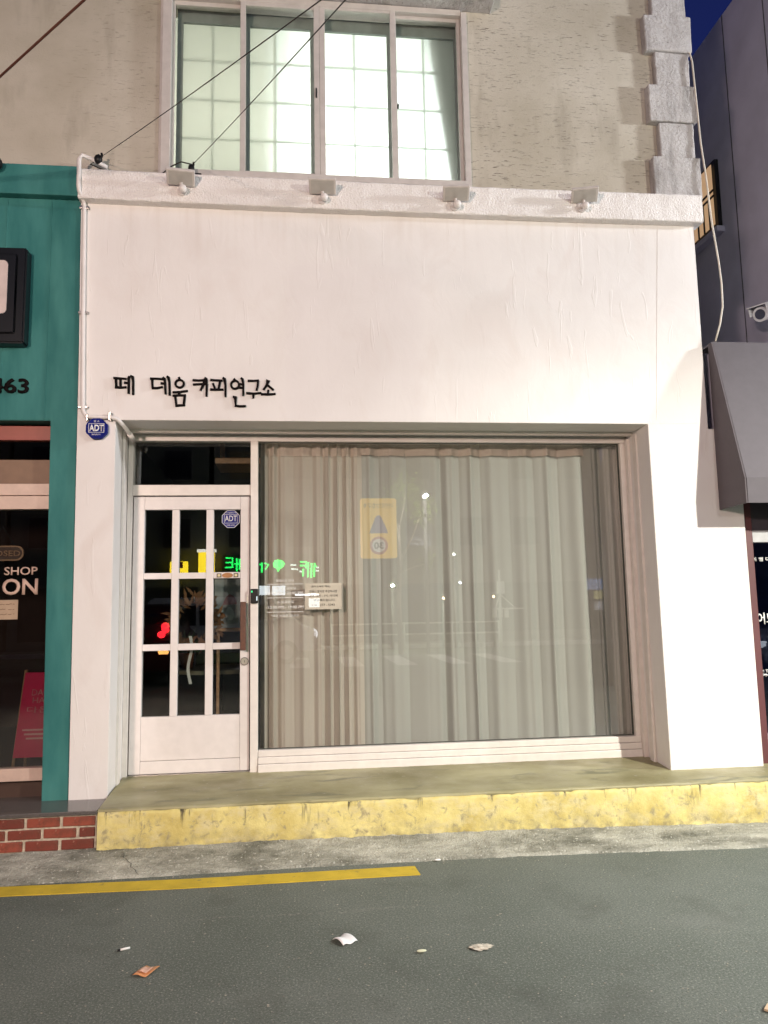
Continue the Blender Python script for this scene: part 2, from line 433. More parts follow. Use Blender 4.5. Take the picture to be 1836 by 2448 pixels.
def line_y(x, tab):
    for (a, b), (c, d) in zip(tab, tab[1:]):
        if x <= c or (c, d) == tab[-1]: return b+(d-b)*(x-a)/(c-a)
EDGE = [(-8, -.66), (-1.757, -.606), (-.92, -.592), (-.04, -.575), (.6, -.582), (1.38, -.592), (2.15, -.635), (3.0, -.698), (12, -1.2)]
FOOT = [(-8, .10), (-1.9, .10), (-.3, .115), (1.46, .10), (3.25, .048), (12, .03)]
V, Fc = [], []
xs = [-8+i*.02 for i in range(0, 800)]
ny = 16
for i, x in enumerate(xs):
    ye = line_y(x, EDGE)+.012*noise.noise((x*9, 0, 3))+.006*noise.noise((x*31, 0, 1)); zf = line_y(x, FOOT)
    for j in range(ny):
        t = j/(ny-1); y = -.27+(ye+.27)*t
        z = .008+zf*(1-t)**1.15+.007*noise.noise((x*14, y*22, 0))+.004*noise.noise((x*40, y*40, 4))*(1 if j < ny-1 else 0)
        if j == ny-1: z = -.004
        V.append((x, y, z))
    if i:
        for j in range(ny-1): Fc.append(((i-1)*ny+j, (i-1)*ny+j+1, i*ny+j+1, i*ny+j))
gut = mesh_obj('gutter', V, Fc, GUTTER, smooth=True); struct(gut)
# a crack across the gutter
crk = [(-1.12+.15*t+.02*noise.noise((t*7, 0, 0)), -.36-.22*t) for t in [i/14 for i in range(15)]]
bm = bmesh.new()
pl = []
for x, y in crk:
    tt = (y+.27)/(line_y(x, EDGE)+.27); z = .0145+line_y(x, FOOT)*(1-tt)**1.15
    wd = .0012+.003*abs(noise.noise((x*40, y*40, 2)))
    pl.append((bm.verts.new((x-wd, y, z)), bm.verts.new((x+wd, y, z))))
for a, b in zip(pl, pl[1:]): bm.faces.new((a[0], a[1], b[1], b[0]))
keep_c = bm_obj('crack', bm, plain('crack_dirt', (.03, .028, .02), .9), gut)

# painted yellow kerb line
yl = [(-8, -.50), (-1.757, -.622), (-1.0, -.655), (0, -.664), (.707, -.667)]
V, Fc = [], []
pts = [(-8, -.55, -.70)]+[(-1.757+i*.05, None, None) for i in range(50)]
V = []; n = 0
for i in range(60):
    x = -4.5+(.705+4.5)*i/59
    jit = .003*noise.noise((x*18, 0, 7))
    yc = -.62-.05*max(0, min(1, (x+1.9)/1.2))
    slant = .012*(i == 59)
    V += [(x+slant*0, yc+jit, .006), (x+slant, yc-.150+jit, .006), (x, yc+jit, -.001), (x+slant, yc-.150+jit, -.001)]
for i in range(59):
    a = i*4; b = a+4
    Fc += [(a, a+1, b+1, b), (a+1, a+3, b+3, b+1), (a, b, b+2, a+2)]
Fc.append((59*4, 59*4+1, 59*4+3, 59*4+2))
struct(mesh_obj('kerb_line', V, Fc, YLINE), 'solid yellow line painted along the road edge')

# crossing stripes further out (mirrored in the shop glass)
for i in range(6):
    x = -1.9+1.46*i+.2
    box_o = box('crossing_stripe', x, x+.55, -18.6, -14.5, .001, .006, WLINE, bev=0)
    struct(box_o)

# step with the worn yellow riser
def sgrid(name, x0, x1, nx, rows, m, parent=None, amp=.003):
    V, Fc = [], []
    k = len(rows)
    for i in range(nx+1):
        x = x0+(x1-x0)*i/nx
        for j, (y, z) in enumerate(rows):
            d = amp*noise.noise((x*6, y*9+j, z*9)); e = amp*noise.noise((x*17, j*3.1, 5))
            V.append((x, y+d+e, z+e*.6+d*.5))
        if i:
            for j in range(k-1): Fc.append(((i-1)*k+j, i*k+j, i*k+j+1, (i-1)*k+j+1))
    return mesh_obj(name, V, Fc, m, parent, True)
pave = sgrid('pavement', -1.285, 9.0, 400, [(-.29, .0), (-.298, .318), (-.302, .330), (-.295, .3365), (-.27, .339), (-.1, .353), (.1, .368), (.3, .384), (.46, .3965), (.75, .40)], STEP, amp=.004)
struct(pave)
ris = sgrid('riser', -1.282, 9.0, 420, [(-.322, .02), (-.321, .10), (-.319, .18), (-.318, .26), (-.316, .300), (-.312, .317), (-.300, .321)], RISER, pave, amp=.005)
for v in ris.data.vertices:
    if v.co.z > .285:
        ch = max(0, noise.noise((v.co.x*7.3, 0, 11))-.15)*.018+max(0, noise.noise((v.co.x*24, 0, 3))-.2)*.016
        v.co.z -= ch*(1.0 if v.co.z > .305 else .7); v.co.y += ch*.10
ris['label'] = 'worn yellow painted front of the step'

# ------------------------------------------------------------------ brick step of the teal shop
bs = empty('brick_step', (-1.9, -.2, 0))
tag(bs, 'red brick step with dark stone slab in front of the teal shop', 'step')
box('mortar_bed', -4.6, -1.29, -.294, .6, .0, .312, MORTAR, bs, .004)
box('stone_slab', -4.6, -1.287, -.315, .62, .313, .338, GRANITE, bs, .004)
bdat = {}
def brick(x0, x1, z0, z1):
    key = (round(x1-x0, 2), round(z1-z0, 3))
    if key not in bdat:
        bm = bmesh.new(); bm_box(bm, -(x1-x0)/2, (x1-x0)/2, -.03, .03, -(z1-z0)/2, (z1-z0)/2, .005)
        for v in bm.verts: v.co += Vector((noise.noise(v.co*40), noise.noise(v.co*40+Vector((3, 1, 2))), noise.noise(v.co*40+Vector((7, 1, 2)))))*.0025
        me = bpy.data.meshes.new('brick'); bm.to_mesh(me); bm.free(); me.materials.append(BRICK); bdat[key] = me
    o = bpy.data.objects.new('brick', bdat[key]); COL.objects.link(o); o.parent = bs
    o.location = ((x0+x1)/2, -.272+random.uniform(-.003, .002), (z0+z1)/2)
    o.rotation_euler = (random.uniform(-.02, .02), random.uniform(-.012, .012), random.uniform(-.02, .02))
tilt = -.0
rows = [(.245, .302, -1.298, .20), (.176, .233, -1.300, .095), (.103, .164, -1.304, .20)]
for z0, z1, xr, first in rows:
    x = xr; L_ = first
    while x > -3.6:
        brick(x-L_, x, z0, z1); x -= L_+.022; L_ = .195
for z0, z1, xr, first in [(.035, .092, -1.302, .1)]:
    x = xr; L_ = first
    while x > -3.0: brick(x-L_, x, z0, z1); x -= L_+.022; L_ = .195
rebase_list = [bs]
for c in bs.children: c.matrix_parent_inverse = Matrix.Translation(-bs.location)

# ------------------------------------------------------------------ white shop building
shop = empty('shop_building', (.8, .3, .33))
tag(shop, 'white painted coffee shop front with grey stucco upper storey', 'building')
wall_pts = [(-1.552, .28), (-1.296, .28), (-1.302, 2.969), (2.712, 2.971), (2.727, .28), (3.455, .28), (3.450, 2.93), (3.448, 2.935), (3.205, 2.935), (3.203, 4.63), (-1.59, 4.63), (-1.572, 3.4)]
prism('facade_wall', wall_pts, 0, .62, WHITE, shop, .006)
SEAMP = WHITE
box('wall_seam', 2.895, 2.8985, -.0022, .01, 3.0, 4.60, WHITE, shop, .0008, Matrix.Translation((2.9, 0, 4.6)) @ Matrix.Rotation(R(4.0), 4, 'Y') @ Matrix.Translation((-2.9, 0, -4.6)))
box('wall_seam', 2.725, 3.20, -.002, .01, 2.975, 2.9775, WHITE, shop, .0006)
box('wall_seam', 2.74, 3.44, -.002, .01, 2.125, 2.1275, WHITE, shop, .0006)
# rough cornice band (grid so the long edge can wander a little)
V, Fc = [], []
prof = [(.06, 4.6115), (-.070, 4.6115), (-.078, 4.615), (-.081, 4.623), (-.0805, 4.72), (-.080, 4.80), (-.0795, 4.832), (-.074, 4.842), (-.06, 4.846), (.30, 4.852)]
k = len(prof); nx = 320
for i in range(nx+1):
    x = -1.592+(3.246+1.592)*i/nx
    for j, (y, z) in enumerate(prof):
        mid = 1-((x-.8)/2.4)**2
        V.append((x, y+.004*noise.noise((x*13, j*.9, 2)), z-.012*mid+.0035*noise.noise((x*11, j*1.1, 9))))
    if i:
        for j in range(k-1): Fc.append(((i-1)*k+j, i*k+j, i*k+j+1, (i-1)*k+j+1))
Fc.append(tuple(range(k))); Fc.append(tuple(reversed(range(nx*k, nx*k+k))))
mesh_obj('cornice', V, Fc, LIP, shop, False)
# upper storey
UY = .06
bm = bmesh.new()
for a in ((-5.2, -1.018, UY, .34, 4.70, 8.6), (1.392, 3.262, UY, .34, 4.70, 8.6), (-1.018, 1.392, UY, .34, 6.43, 8.6), (-1.018, 1.392, UY+.02, .34, 4.70, 4.885)):
    bm_box(bm, *a)
bm_obj('upper_wall', bm, STUCCO, shop)
# side walls and roof close the block
box('side_wall', 3.02, 3.19, .35, 9, .2, 8.6, STUCCO, shop, 0)
box('roof_slab', -5.2, 3.2, .345, 9, 8.4, 8.62, STUCCO, shop, 0)
# quoins
qz = [4.80, 4.897, 5.207, 5.515, 5.843, 6.147, 6.474, 6.79, 7.11, 7.43]
for i in range(1, len(qz)):
    z0, z1 = qz[i-1] if i > 1 else 4.84, qz[i]
big = [(4.84, 5.207, 1), (5.207, 5.515, 0), (5.515, 5.843, 1), (5.843, 6.147, 0), (6.147, 6.474, 1), (6.474, 6.79, 0), (6.79, 7.11, 1), (7.11, 7.42, 0)]
for z0, z1, b_ in big:
    bm = bmesh.new()
    x0, x1, yf = (2.888, 3.298, -.012) if b_ else (2.968, 3.268, .004)
    bm_box(bm, x0, x1, yf, .5, z0+.002, z1-.002, .010)
    bmesh.ops.subdivide_edges(bm, edges=[e for e in bm.edges if e.calc_length() > .1], cuts=7, use_grid_fill=True)
    for v in bm.verts:
        v.co += Vector((noise.noise(v.co*12), noise.noise(v.co*12+Vector((5, 0, 1))), noise.noise(v.co*12+Vector((1, 9, 4)))))*.006
    bm_obj('quoin_block', bm, QUOIN, shop)
# hood over the window
bm = bmesh.new(); bm_box(bm, -1.25, 1.60, -.10, UY+.01, 6.432, 6.56, .012)
bmesh.ops.subdivide_edges(bm, edges=[e for e in bm.edges if e.calc_length() > .5], cuts=40, use_grid_fill=True)
for v in bm.verts: v.co += Vector((0, noise.noise(v.co*9), noise.noise(v.co*9+Vector((2, 2, 2)))))*.010
bm_obj('window_hood', bm, QUOIN, shop)

# upper window: outer sliding sashes, inner glazed screen with bars
ALU = plain('old_white_aluminium', (.56, .52, .49), .42, var=.07)
uw = empty('upper_window', (0, 0, 0)); uw.parent = shop
def sub(o, label=None):
    o.parent = uw
    return o
box('frame', -1.026, -.957, .015, .16, 4.886, 6.425, ALU, uw)
box('frame', 1.338, 1.385, .02, .16, 4.886, 6.40, ALU, uw)
box('frame', -.957, 1.338, .03, .16, 6.375, 6.425, ALU, uw)
box('frame', -.957, 1.338, .012, .16, 4.882, 4.930, ALU, uw)
box('frame', -1.045, -1.026, .035, .1, 4.886, 6.425, ALU, uw)
PANE = m_glass('upper_glass', .9, (.97, .985, .975))
def sash(x0, x1, z0, z1, y, st, rl):
    bm = bmesh.new()
    bm_box(bm, x0, x0+st, y, y+.028, z0, z1, .003); bm_box(bm, x1-st, x1, y, y+.028, z0, z1, .003)
    bm_box(bm, x0+st, x1-st, y+.002, y+.026, z0, z0+rl, .002); bm_box(bm, x0+st, x1-st, y+.002, y+.026, z1-rl, z1, .002)
    bm_obj('sash', bm, ALU, uw)
    box('pane', x0+st, x1-st, y+.012, y+.016, z0+rl, z1-rl, PANE, uw, 0)
sash(-.957, -.405, 4.930, 6.375, .07, .018, .034)
sash(-.432, .185, 4.905, 6.385, .032, .042, .042)
sash(.187, .800, 4.900, 6.395, .0325, .044, .040)
sash(.780, 1.338, 4.925, 6.375, .0705, .030, .030)
box('latch', .155, .165, .02, .033, 5.58, 5.66, BLACK, uw, .002)
box('latch', .806, .818, .045, .07, 5.55, 5.58, BLACK, uw, .002)
INNER = plain('green_grey_inner_sash', (.24, .27, .24), .6)
BARM = m_cloth('pale_green_bar', (.80, .84, .80), .7)
inn = [(-.93, -.42), (-.40, .14), (.19, .77), (.79, 1.335)]
barx = [-.662, -.158, .477, 1.049]
for (x0, x1), bx in zip(inn, barx):
    bm = bmesh.new()
    bm_box(bm, x0-.01, x0+.034, .19, .215, 4.90, 6.40); bm_box(bm, x1-.022, x1+.01, .19, .215, 4.90, 6.40)
    bm_box(bm, x0+.022, x1-.022, .191, .214, 6.29, 6.40); bm_box(bm, x0+.022, x1-.022, .191, .214, 4.90, 4.96)
    bm_obj('inner_sash', bm, INNER, uw)
    bm = bmesh.new()
    bm_box(bm, bx-.007, bx+.007, .224, .236, 4.96, 6.29)
    for z in (5.98, 5.642, 5.31):
        bm_box(bm, x0+.022, bx-.0075, .225, .235, z-.007, z+.007); bm_box(bm, bx+.0075, x1-.022, .225, .235, z-.007, z+.007)
    bm_obj('glazing_bar', bm, BARM, uw)
FROST = m_cloth('frosted_glass', (.90, .93, .91), .86)
for x0, x1 in inn:
    mesh_obj('frosted_pane', [(x0, .218, 4.93), (x1, .218, 4.93), (x1, .218, 6.36), (x0, .218, 6.36)], [(0, 1, 2, 3)], FROST, uw)
# room behind
ROOMW = plain('room_wall', (.72, .74, .70), .8)
bm = bmesh.new()
for a in ((-1.6, 2.0, .34, 2.6, 4.66, 4.70), (-1.6, 2.0, .34, 2.6, 6.9, 6.94), (-1.64, -1.6, .34, 2.6, 4.7, 6.9), (2.0, 2.04, .34, 2.6, 4.7, 6.9), (-1.6, 2.0, 2.6, 2.64, 4.7, 6.9)):
    bm_box(bm, *a)
bm_obj('room_shell', bm, ROOMW, shop)
def folds(name, x0, x1, zt, zb, y, amp, freq, m, parent=None, seed=0, nx=None, taper=None, rows=10, var=.5, pinch=False):
    nx = nx or int((x1-x0)*220)
    V, Fc = [], []
    for i in range(nx+1):
        u_ = i/nx
        for j in range(rows+1):
            t = j/rows; z = zt+(zb-zt)*t
            xa, xb = (x0, x1) if taper is None else taper(t)
            x = xa+(xb-xa)*u_
            s = u_*(x1-x0)
            ph = freq*s*2*math.pi+(3.6 if pinch else 2.2)*noise.noise((s*(1.5+.16*freq), seed, 0))*var*2+.25*noise.noise((s*4, t*2.5, seed+9))
            a = amp*((.30+1.5*abs(noise.noise((s*4.1, seed+3.3, .5)))) if pinch else (.55+.75*abs(noise.noise((s*3.1, seed+3.3, .5)))))*(.75+.35*t)
            if pinch:
                yy = y-a*(2*abs(math.sin(ph/2))**.8-1)-.22*a*math.sin(2.3*ph+1.3+seed)
                x += .30*a*math.sin(ph)
            else:
                yy = y+a*math.sin(ph)+.35*a*math.sin(2.3*ph+1.3+seed)
                x += .25*a*math.cos(ph)
            V.append((x, yy, z))
        if i:
            k = rows+1
            for j in range(rows): Fc.append(((i-1)*k+j, i*k+j, i*k+j+1, (i-1)*k+j+1))
    return mesh_obj(name, V, Fc, m, parent, True)
UCUR = m_cloth('pale_green_curtain', (.80, .79, .71), .42)
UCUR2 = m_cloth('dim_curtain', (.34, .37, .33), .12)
c = folds('curtain', -1.05, -.10, 6.5, 4.75, .33, .030, 6.5, UCUR, None, 2)
tag(c, 'pale green curtain drawn across the left half of the lit upper window', 'curtain')
c = folds('curtain', 1.20, 1.46, 6.5, 4.75, .255, .010, 12, UCUR2, None, 5, taper=lambda t: (1.08+.22*max(0, (t-.1)), 1.46))
tag(c, 'curtain pulled aside at the right edge of the lit upper window', 'curtain')
rl = bpy.data.lights.new('room_light', 'POINT'); rl.energy = 72; rl.color = (.95, 1.0, 1.0); rl.shadow_soft_size = .30
ro = bpy.data.objects.new('room_light', rl); COL.objects.link(ro); ro.location = (.72, 1.15, 5.0); ro.parent = shop
rl2 = bpy.data.lights.new('room_light', 'POINT'); rl2.energy = 38; rl2.color = (1.0, .97, .90); rl2.shadow_soft_size = .3
ro2 = bpy.data.objects.new('room_light', rl2); COL.objects.link(ro2); ro2.location = (-.55, 1.15, 5.5); ro2.parent = shop

# ---- recessed shop front: frame
FY = .405
bm = bmesh.new()
box('frame_head', -1.300, 2.714, FY, .50, 2.905, 2.967, FRAME, shop, .004)
box('frame_post', -1.296, -1.258, FY, .50, .36, 2.904, FRAME, shop, .003)
box('frame_post', -.366, -.308, FY-.012, .50, .37, 2.904, FRAME, shop, .004)
box('frame_post', 2.652, 2.722, FY, .50, .36, 2.904, FRAME, shop, .004)
box('frame_trim', 2.690, 2.7255, FY-.05, FY-.002, .36, 2.93, FRAME, shop, .003)
box('transom_rail', -1.2575, -.3665, FY+.002, .50, 2.477, 2.560, FRAME, shop, .004)
# shutter slot and guide rails
box('shutter_slat', -1.300, 2.712, .285, .330, 2.944, 2.969, FRAME, shop, .002)
box('shutter_slot', -1.300, 2.712, .331, .404, 2.960, 2.9685, BLACK, shop, 0)
box('shutter_rail', -1.299, -1.278, .215, .285, .37, 2.94, FRAME, shop, .004)
box('shutter_rail', 2.702, 2.724, .215, .285, .37, 2.94, FRAME, shop, .004)
GASK = plain('window_gasket_rubber', (.05, .055, .045), .6)
# ribbed sill
for i, (z0, z1, y0) in enumerate([(.385, .446, .378), (.448, .496, .386), (.498, .545, .394)]):
    box('sill_board', -.306, 2.688, y0, .50, z0, z1, FRAME, shop, .005)
box('window_gasket', -.3075, -.301, .44, .458, .545, 2.905, GASK, shop, 0)
box('window_gasket', 2.643, 2.6515, .44, .458, .545, 2.905, GASK, shop, 0)
box('window_gasket', -.301, 2.643, .44, .458, .5455, .551, GASK, shop, 0)
box('window_gasket', -.301, 2.643, .44, .458, 2.900, 2.9045, GASK, shop, 0)
box('window_pane', -.3005, 2.6425, GLASS_Y-.004, GLASS_Y+.004, .5515, 2.8995, GLASS, shop, 0)
tp = box('transom_pane', -1.2575, -.3665, GLASS_Y-.004, GLASS_Y+.004, 2.561, 2.904, DGLASS, shop, 0)
# ---- door
door = empty('door', (0, 0, 0)); door.parent = shop
DX0, DX1, DZ0, DZ1 = -1.250, -.374, .402, 2.468
DY = .418
box('stile', DX0, -1.168, DY, DY+.045, DZ0, DZ1, DOORP, door, .003)
box('stile', -.443, DX1, DY, DY+.045, DZ0, DZ1, DOORP, door, .003)
box('rail', -1.167, -.444, DY+.001, DY+.044, 2.368, DZ1, DOORP, door, .003)
box('panel', -1.167, -.444, DY+.001, DY+.044, .497, .813, DOORP, door, .003)
box('kick_rail', -1.167, -.444, DY+.001, DY+.044, DZ0, .494, DOORP, door, .003)
vx = [(-.961, -.908), (-.703, -.648)]
for a, b in vx: box('glazing_bar', a, b, DY+.002, DY+.043, .814, 2.367, DOORP, door, .003)
zr = [(.814, 1.298), (1.346, 1.836), (1.882, 2.367)]
cols = [(-1.167, -.961), (-.908, -.703), (-.648, -.444)]
for a, b in cols:
    for z0, z1 in ((1.298, 1.346), (1.836, 1.882)):
        box('glazing_bar', a+.0005, b-.0005, DY+.004, DY+.041, z0, z1, DOORP, door, .002)
    for z0, z1 in zr:
        box('door_pane', a, b, GLASS_Y-.012, GLASS_Y-.006, z0, z1, DGLASS, door, 0)
# wooden pull handle on steel mounts
box('handle', -.438, -.396, DY-.062, DY-.040, 1.288, 1.653, WOODH, door, .004)
for z in (1.36, 1.58):
    box('handle_mount', -.424, -.410, DY-.041, DY-.0005, z-.01, z+.01, STEEL, door, .002)
box('handle_backplate', -.395, -.383, DY-.004, DY-.0005, 1.28, 1.70, STEEL, door, .001)
disc('lock', (-.409, 1.205), .026, DY-.010, DY-.0005, STEEL, door)
ring('lock_ring', (-.409, 1.205), .0295, .0265, DY-.008, DY-.0004, BLACK, door)
box('lock_slot', -.4105, -.4075, DY-.0115, DY-.009, 1.197, 1.213, BLACK, door, 0)
box('threshold', -1.256, -.367, .41, .5, .385, .399, STEEL, shop, .002)
# keypad on the post
kp = box('keypad', -.362, -.306, FY-.036, FY-.0125, 1.640, 1.750, BLACK, shop, .006)
box('status_light', -.356, -.348, FY-.038, FY-.0355, 1.722, 1.736, glow('green_led', (.05, .9, .3), 1.5), kp, 0)
box('key_slot', -.318, -.311, FY-.038, FY-.0355, 1.660, 1.692, glow('white_led', (.8, .95, 1), 1.2), kp, 0)
# room behind the glass
bm = bmesh.new()
for a in ((-1.6, 3.0, .63, 4.4, .30, .345), (-1.6, 3.0, .63, 4.4, 3.25, 3.3), (-1.65, -1.6, .63, 4.4, .345, 3.25), (3.0, 3.05, .63, 4.4, .345, 3.25), (-1.6, 3.0, 4.4, 4.45, .345, 3.25)):
    bm_box(bm, *a)
bm_obj('shop_room', bm, DARK, shop)
rebase(shop)

# curtains behind the shop window
CREAM = m_cloth('curtain_tape', (.80, .73, .64), .2)
CUR = m_cloth('beige_curtain', (.66, .625, .55), .22)
SHEER = m_cloth('grey_sheer_curtain', (.56, .585, .545), .26)
c1 = folds('curtain', -.30, .52, 2.93, .44, .585, .040, 10.5, CUR, None, 1, rows=14, var=.8, pinch=True)
tag(c1, 'beige curtain gathered in narrow folds, left in the shop window', 'curtain')
hb = folds('header_band', -.30, .52, 2.93, 2.82, .576, .040, 10.5, CREAM, c1, 1, rows=2, var=.8, pinch=True)
c2 = folds('curtain', .46, 2.44, 2.93, .46, .61, .036, 4.6, SHEER, None, 4, rows=14, var=.7, pinch=True)
tag(c2, 'wide pale sheer curtain filling the middle of the shop window', 'curtain')
hb = folds('header_band', .46, 2.44, 2.93, 2.83, .600, .036, 4.6, CREAM, c2, 4, rows=2, var=.7, pinch=True)
c3 = folds('curtain', 2.38, 2.95, 2.93, .46, .58, .045, 7.0, SHEER, None, 8, rows=14, pinch=True)
tag(c3, 'beige curtain bunched at the right end of the shop window', 'curtain')

# lettering above the door: brush-like strokes cut from black sheet
sign = empty('sign_lettering', (-.75, 0, 3.2))
tag(sign, 'black raised Korean lettering on the white wall above the door', 'sign')
def stroke(bm, pts, w0, w1, y0=-.022, y1=-.003):
    P = []
    for q in pts:
        p = at(q[0]/3.95+260, q[1]/3.95+880, 0); P.append(Vector((p.x, 0, p.z)))
    n = len(P); Lf, Rt = [], []
    for i, p in enumerate(P):
        d = (P[min(i+1, n-1)]-P[max(i-1, 0)]).normalized(); nn = Vector((-d.z, 0, d.x))
        w_ = w0+(w1-w0)*i/max(1, n-1)
        if 0 < i < n-1:
            d1 = (P[i]-P[i-1]).normalized(); cs = max(.6, d.dot(d1)); w_ /= cs
        e = d*.003*(-1 if i == 0 else 1 if i == n-1 else 0)
        Lf.append(p+nn*w_/2+e); Rt.append(p-nn*w_/2+e)
    ol = Lf+list(reversed(Rt))
    a = [bm.verts.new((p.x, y0, p.z)) for p in ol]; b = [bm.verts.new((p.x, y1, p.z)) for p in ol]
    m_ = len(ol)
    for i in range(n-1):
        bm.faces.new((a[i], a[i+1], a[m_-2-i], a[m_-1-i]))
    for i in range(m_): bm.faces.new((a[i], b[i], b[(i+1) % m_], a[(i+1) % m_]))
W = .0165
GL = [
 [[(50, 97), (110, 101), (166, 106)], [(68, 97), (70, 140), (75, 184)], [(66, 183), (115, 187), (166, 184)], [(112, 104), (113, 182)], [(152, 141), (196, 146)], [(196, 84), (190, 100), (190, 240)], [(210, 80), (226, 86), (232, 130), (232, 252)]],
 [[(396, 103), (455, 104), (512, 108)], [(413, 103), (412, 150), (416, 192)], [(412, 192), (460, 192), (508, 182)], [(496, 147), (540, 149)], [(514, 94), (528, 104), (533, 150), (537, 246)], [(552, 84), (566, 92), (574, 140), (577, 258)]],
 [[(664, 92), (673, 110)], [(608, 232), (675, 228), (744, 219)], [(668, 226), (661, 262)], [(608, 264), (660, 260), (726, 260)], [(628, 264), (634, 310), (640, 360)], [(719, 262), (714, 310), (708, 356)], [(634, 359), (675, 354), (718, 353)]],
 [[(797, 117), (850, 121), (912, 116)], [(904, 120), (892, 165), (868, 212)], [(800, 159), (860, 155), (930, 152)], [(908, 97), (920, 104), (926, 160), (924, 268)]],
 [[(963, 115), (1010, 119), (1072, 121)], [(985, 150), (997, 178), (1004, 205)], [(1052, 124), (1044, 165), (1036, 205)], [(963, 205), (1010, 208), (1080, 206)], [(1080, 97), (1094, 105), (1103, 170), (1103, 272)]],
 [[(1184, 106), (1196, 120)], [(1228, 152), (1264, 158)], [(1228, 186), (1266, 190)], [(1250, 99), (1263, 108), (1271, 160), (1270, 262)], [(1176, 275), (1196, 278), (1197, 330), (1200, 356)], [(1194, 358), (1240, 364), (1292, 362)]],
 [[(1316, 123), (1370, 124), (1416, 121)], [(1409, 122), (1407, 165), (1396, 212)], [(1302, 240), (1370, 244), (1438, 238)], [(1366, 242), (1365, 284)]],
 [[(1490, 120), (1508, 122), (1490, 165), (1463, 206)], [(1494, 158), (1525, 185), (1554, 208)], [(1506, 212), (1503, 250)], [(1441, 250), (1500, 252), (1573, 247)]],
]
for gi, g in enumerate(GL):
    bm = bmesh.new()
    for k, s in enumerate(g):
        stroke(bm, s, W*.98, W*.88, -.014-.0003*k, -.001)
    if gi in (2, 5):
        cx, cy, rx, ry = (671, 151, 44, 42) if gi == 2 else (1193, 161, 42, 44)
        c0 = at(cx/3.95+260, cy/3.95+880, 0); px = (at((cx+10)/3.95+260, cy/3.95+880, 0)-c0).length/10
        ring(None, (c0.x, c0.z), rx*px+.004, rx*px-.011, -.0141, -.001, None, None, 28, ry/rx, bm=bm)
    bm_obj('letter', bm, BLACKM, sign)
rebase(sign)

# ------------------------------------------------------------------ flood lights on the cornice
LAMPG = plain('lamp_grey_white', (.62, .58, .55), .45)
LENS = plain('lamp_lens', (.48, .46, .43), .2)
fl_lab = ['small flood light on the cornice left of the window, under the black wire knob', 'small flood light on the cornice below the middle of the upper window',
          'small flood light on the cornice below the right end of the upper window', 'small flood light on the cornice nearest the corner quoins']
def flood(x, z, rz, ry, lab):
    o = empty('flood_light', (x, -.08, z)); tag(o, lab, 'lamp', 'flood lights along the cornice')
    T = Matrix.Translation((0, -.075, 0)) @ Matrix.Rotation(R(rz), 4, 'Z') @ Matrix.Rotation(R(ry), 4, 'Y') @ Matrix.Rotation(R(-24), 4, 'X')
    box('lamp_head', -.102, .102, -.066, .066, -.013, .013, LAMPG, o, .005, T)
    box('lens', -.085, .085, -.055, .055, -.0155, -.0135, LENS, o, 0, T)
    bm = bmesh.new()
    for i in range(7): bm_box(bm, -.075+.025*i-.004, -.075+.025*i+.004, -.05, .05, .0135, .024, 0, T)
    bm_obj('cooling_fins', bm, LAMPG, o)
    tube('bracket', [(0, .03, -.075), (0, -.03, -.075), (0, -.055, -.03)], .011, LAMPG, o, 8)
    ball('sensor', (.012, -.055, -.078), .030, PVC, o)
    disc('wall_plate', (0, -.075), .034, -.012, .012, LAMPG, o, 16)
    return o
for (x, z, a, b_), lab in zip([(-.845, 4.762, 4, 2), (.195, 4.740, -3, 1), (1.215, 4.728, -8, 1), (2.235, 4.757, -14, 0)], fl_lab): flood(x, z, a, b_, lab)

# ------------------------------------------------------------------ conduit with clamps
cd = empty('conduit', (-1.53, -.02, 3.0)); tag(cd, 'white plastic conduit running down the edge of the white wall', 'pipe')
pp = [(-1.40, -.03, 4.885), (-1.50, -.05, 4.93), (-1.565, -.095, 4.935), (-1.584, -.10, 4.90), (-1.583, -.10, 4.70), (-1.580, -.095, 4.66), (-1.562, -.03, 4.61), (-1.560, -.022, 4.58), (-1.545, -.022, 3.75), (-1.528, -.022, 3.06), (-1.522, -.022, 3.02), (-1.505, -.022, 2.992), (-1.48, -.022, 2.983), (-1.33, -.022, 2.982), (-1.29, -.018, 2.972), (-1.262, .03, 2.945), (-1.248, .10, 2.925), (-1.240, .19, 2.90), (-1.235, .28, 2.885)]
tube('pipe', pp, .0155, PVC, cd, 10)
tube('pipe_sleeve', [(-1.2415, .17, 2.906), (-1.2345, .285, 2.884)], .020, PVC, cd, 10)
for z, x in ((3.76, -1.545), (3.055, -1.528), (4.57, -1.560)):
    box('clamp', x-.035, x+.035, -.026, -.002, z-.009, z+.009, STEEL, cd, .003)
box('clamp', -1.345, -1.328, -.042, -.001, 2.955, 3.02, STEEL, cd, .003)
box('clamp', -1.50, -1.485, -.042, -.001, 2.95, 3.0, STEEL, cd, .003)
rebase(cd)

# ------------------------------------------------------------------ alarm plaque and sticker
def octa(name, cx, cz, r, y0, y1, m, parent, bev=0):
    return prism(name, [(cx+r*math.cos(R(22.5+45*k)), cz+r*math.sin(R(22.5+45*k))) for k in range(8)], y0, y1, m, parent, bev)
def octring(name, cx, cz, ro, ri, y0, y1, m, parent):
    bm = bmesh.new(); ring(None, (cx, cz), ro, ri, y0, y1, None, None, 8, 1, bm=bm)
    for v in bm.verts: pass
    bmesh.ops.rotate(bm, verts=bm.verts, cent=(cx, 0, cz), matrix=Matrix.Rotation(R(22.5), 3, 'Y'))
    return bm_obj(name, bm, m, parent)
pl = empty('alarm_plaque', (-1.42, 0, 2.895)); tag(pl, 'blue octagonal security plaque on the left pillar under the conduit', 'plaque')
px_, pz_ = -1.424, 2.896
octa('plate', px_, pz_, .080, -.045, -.002, BLUE, pl, .005)
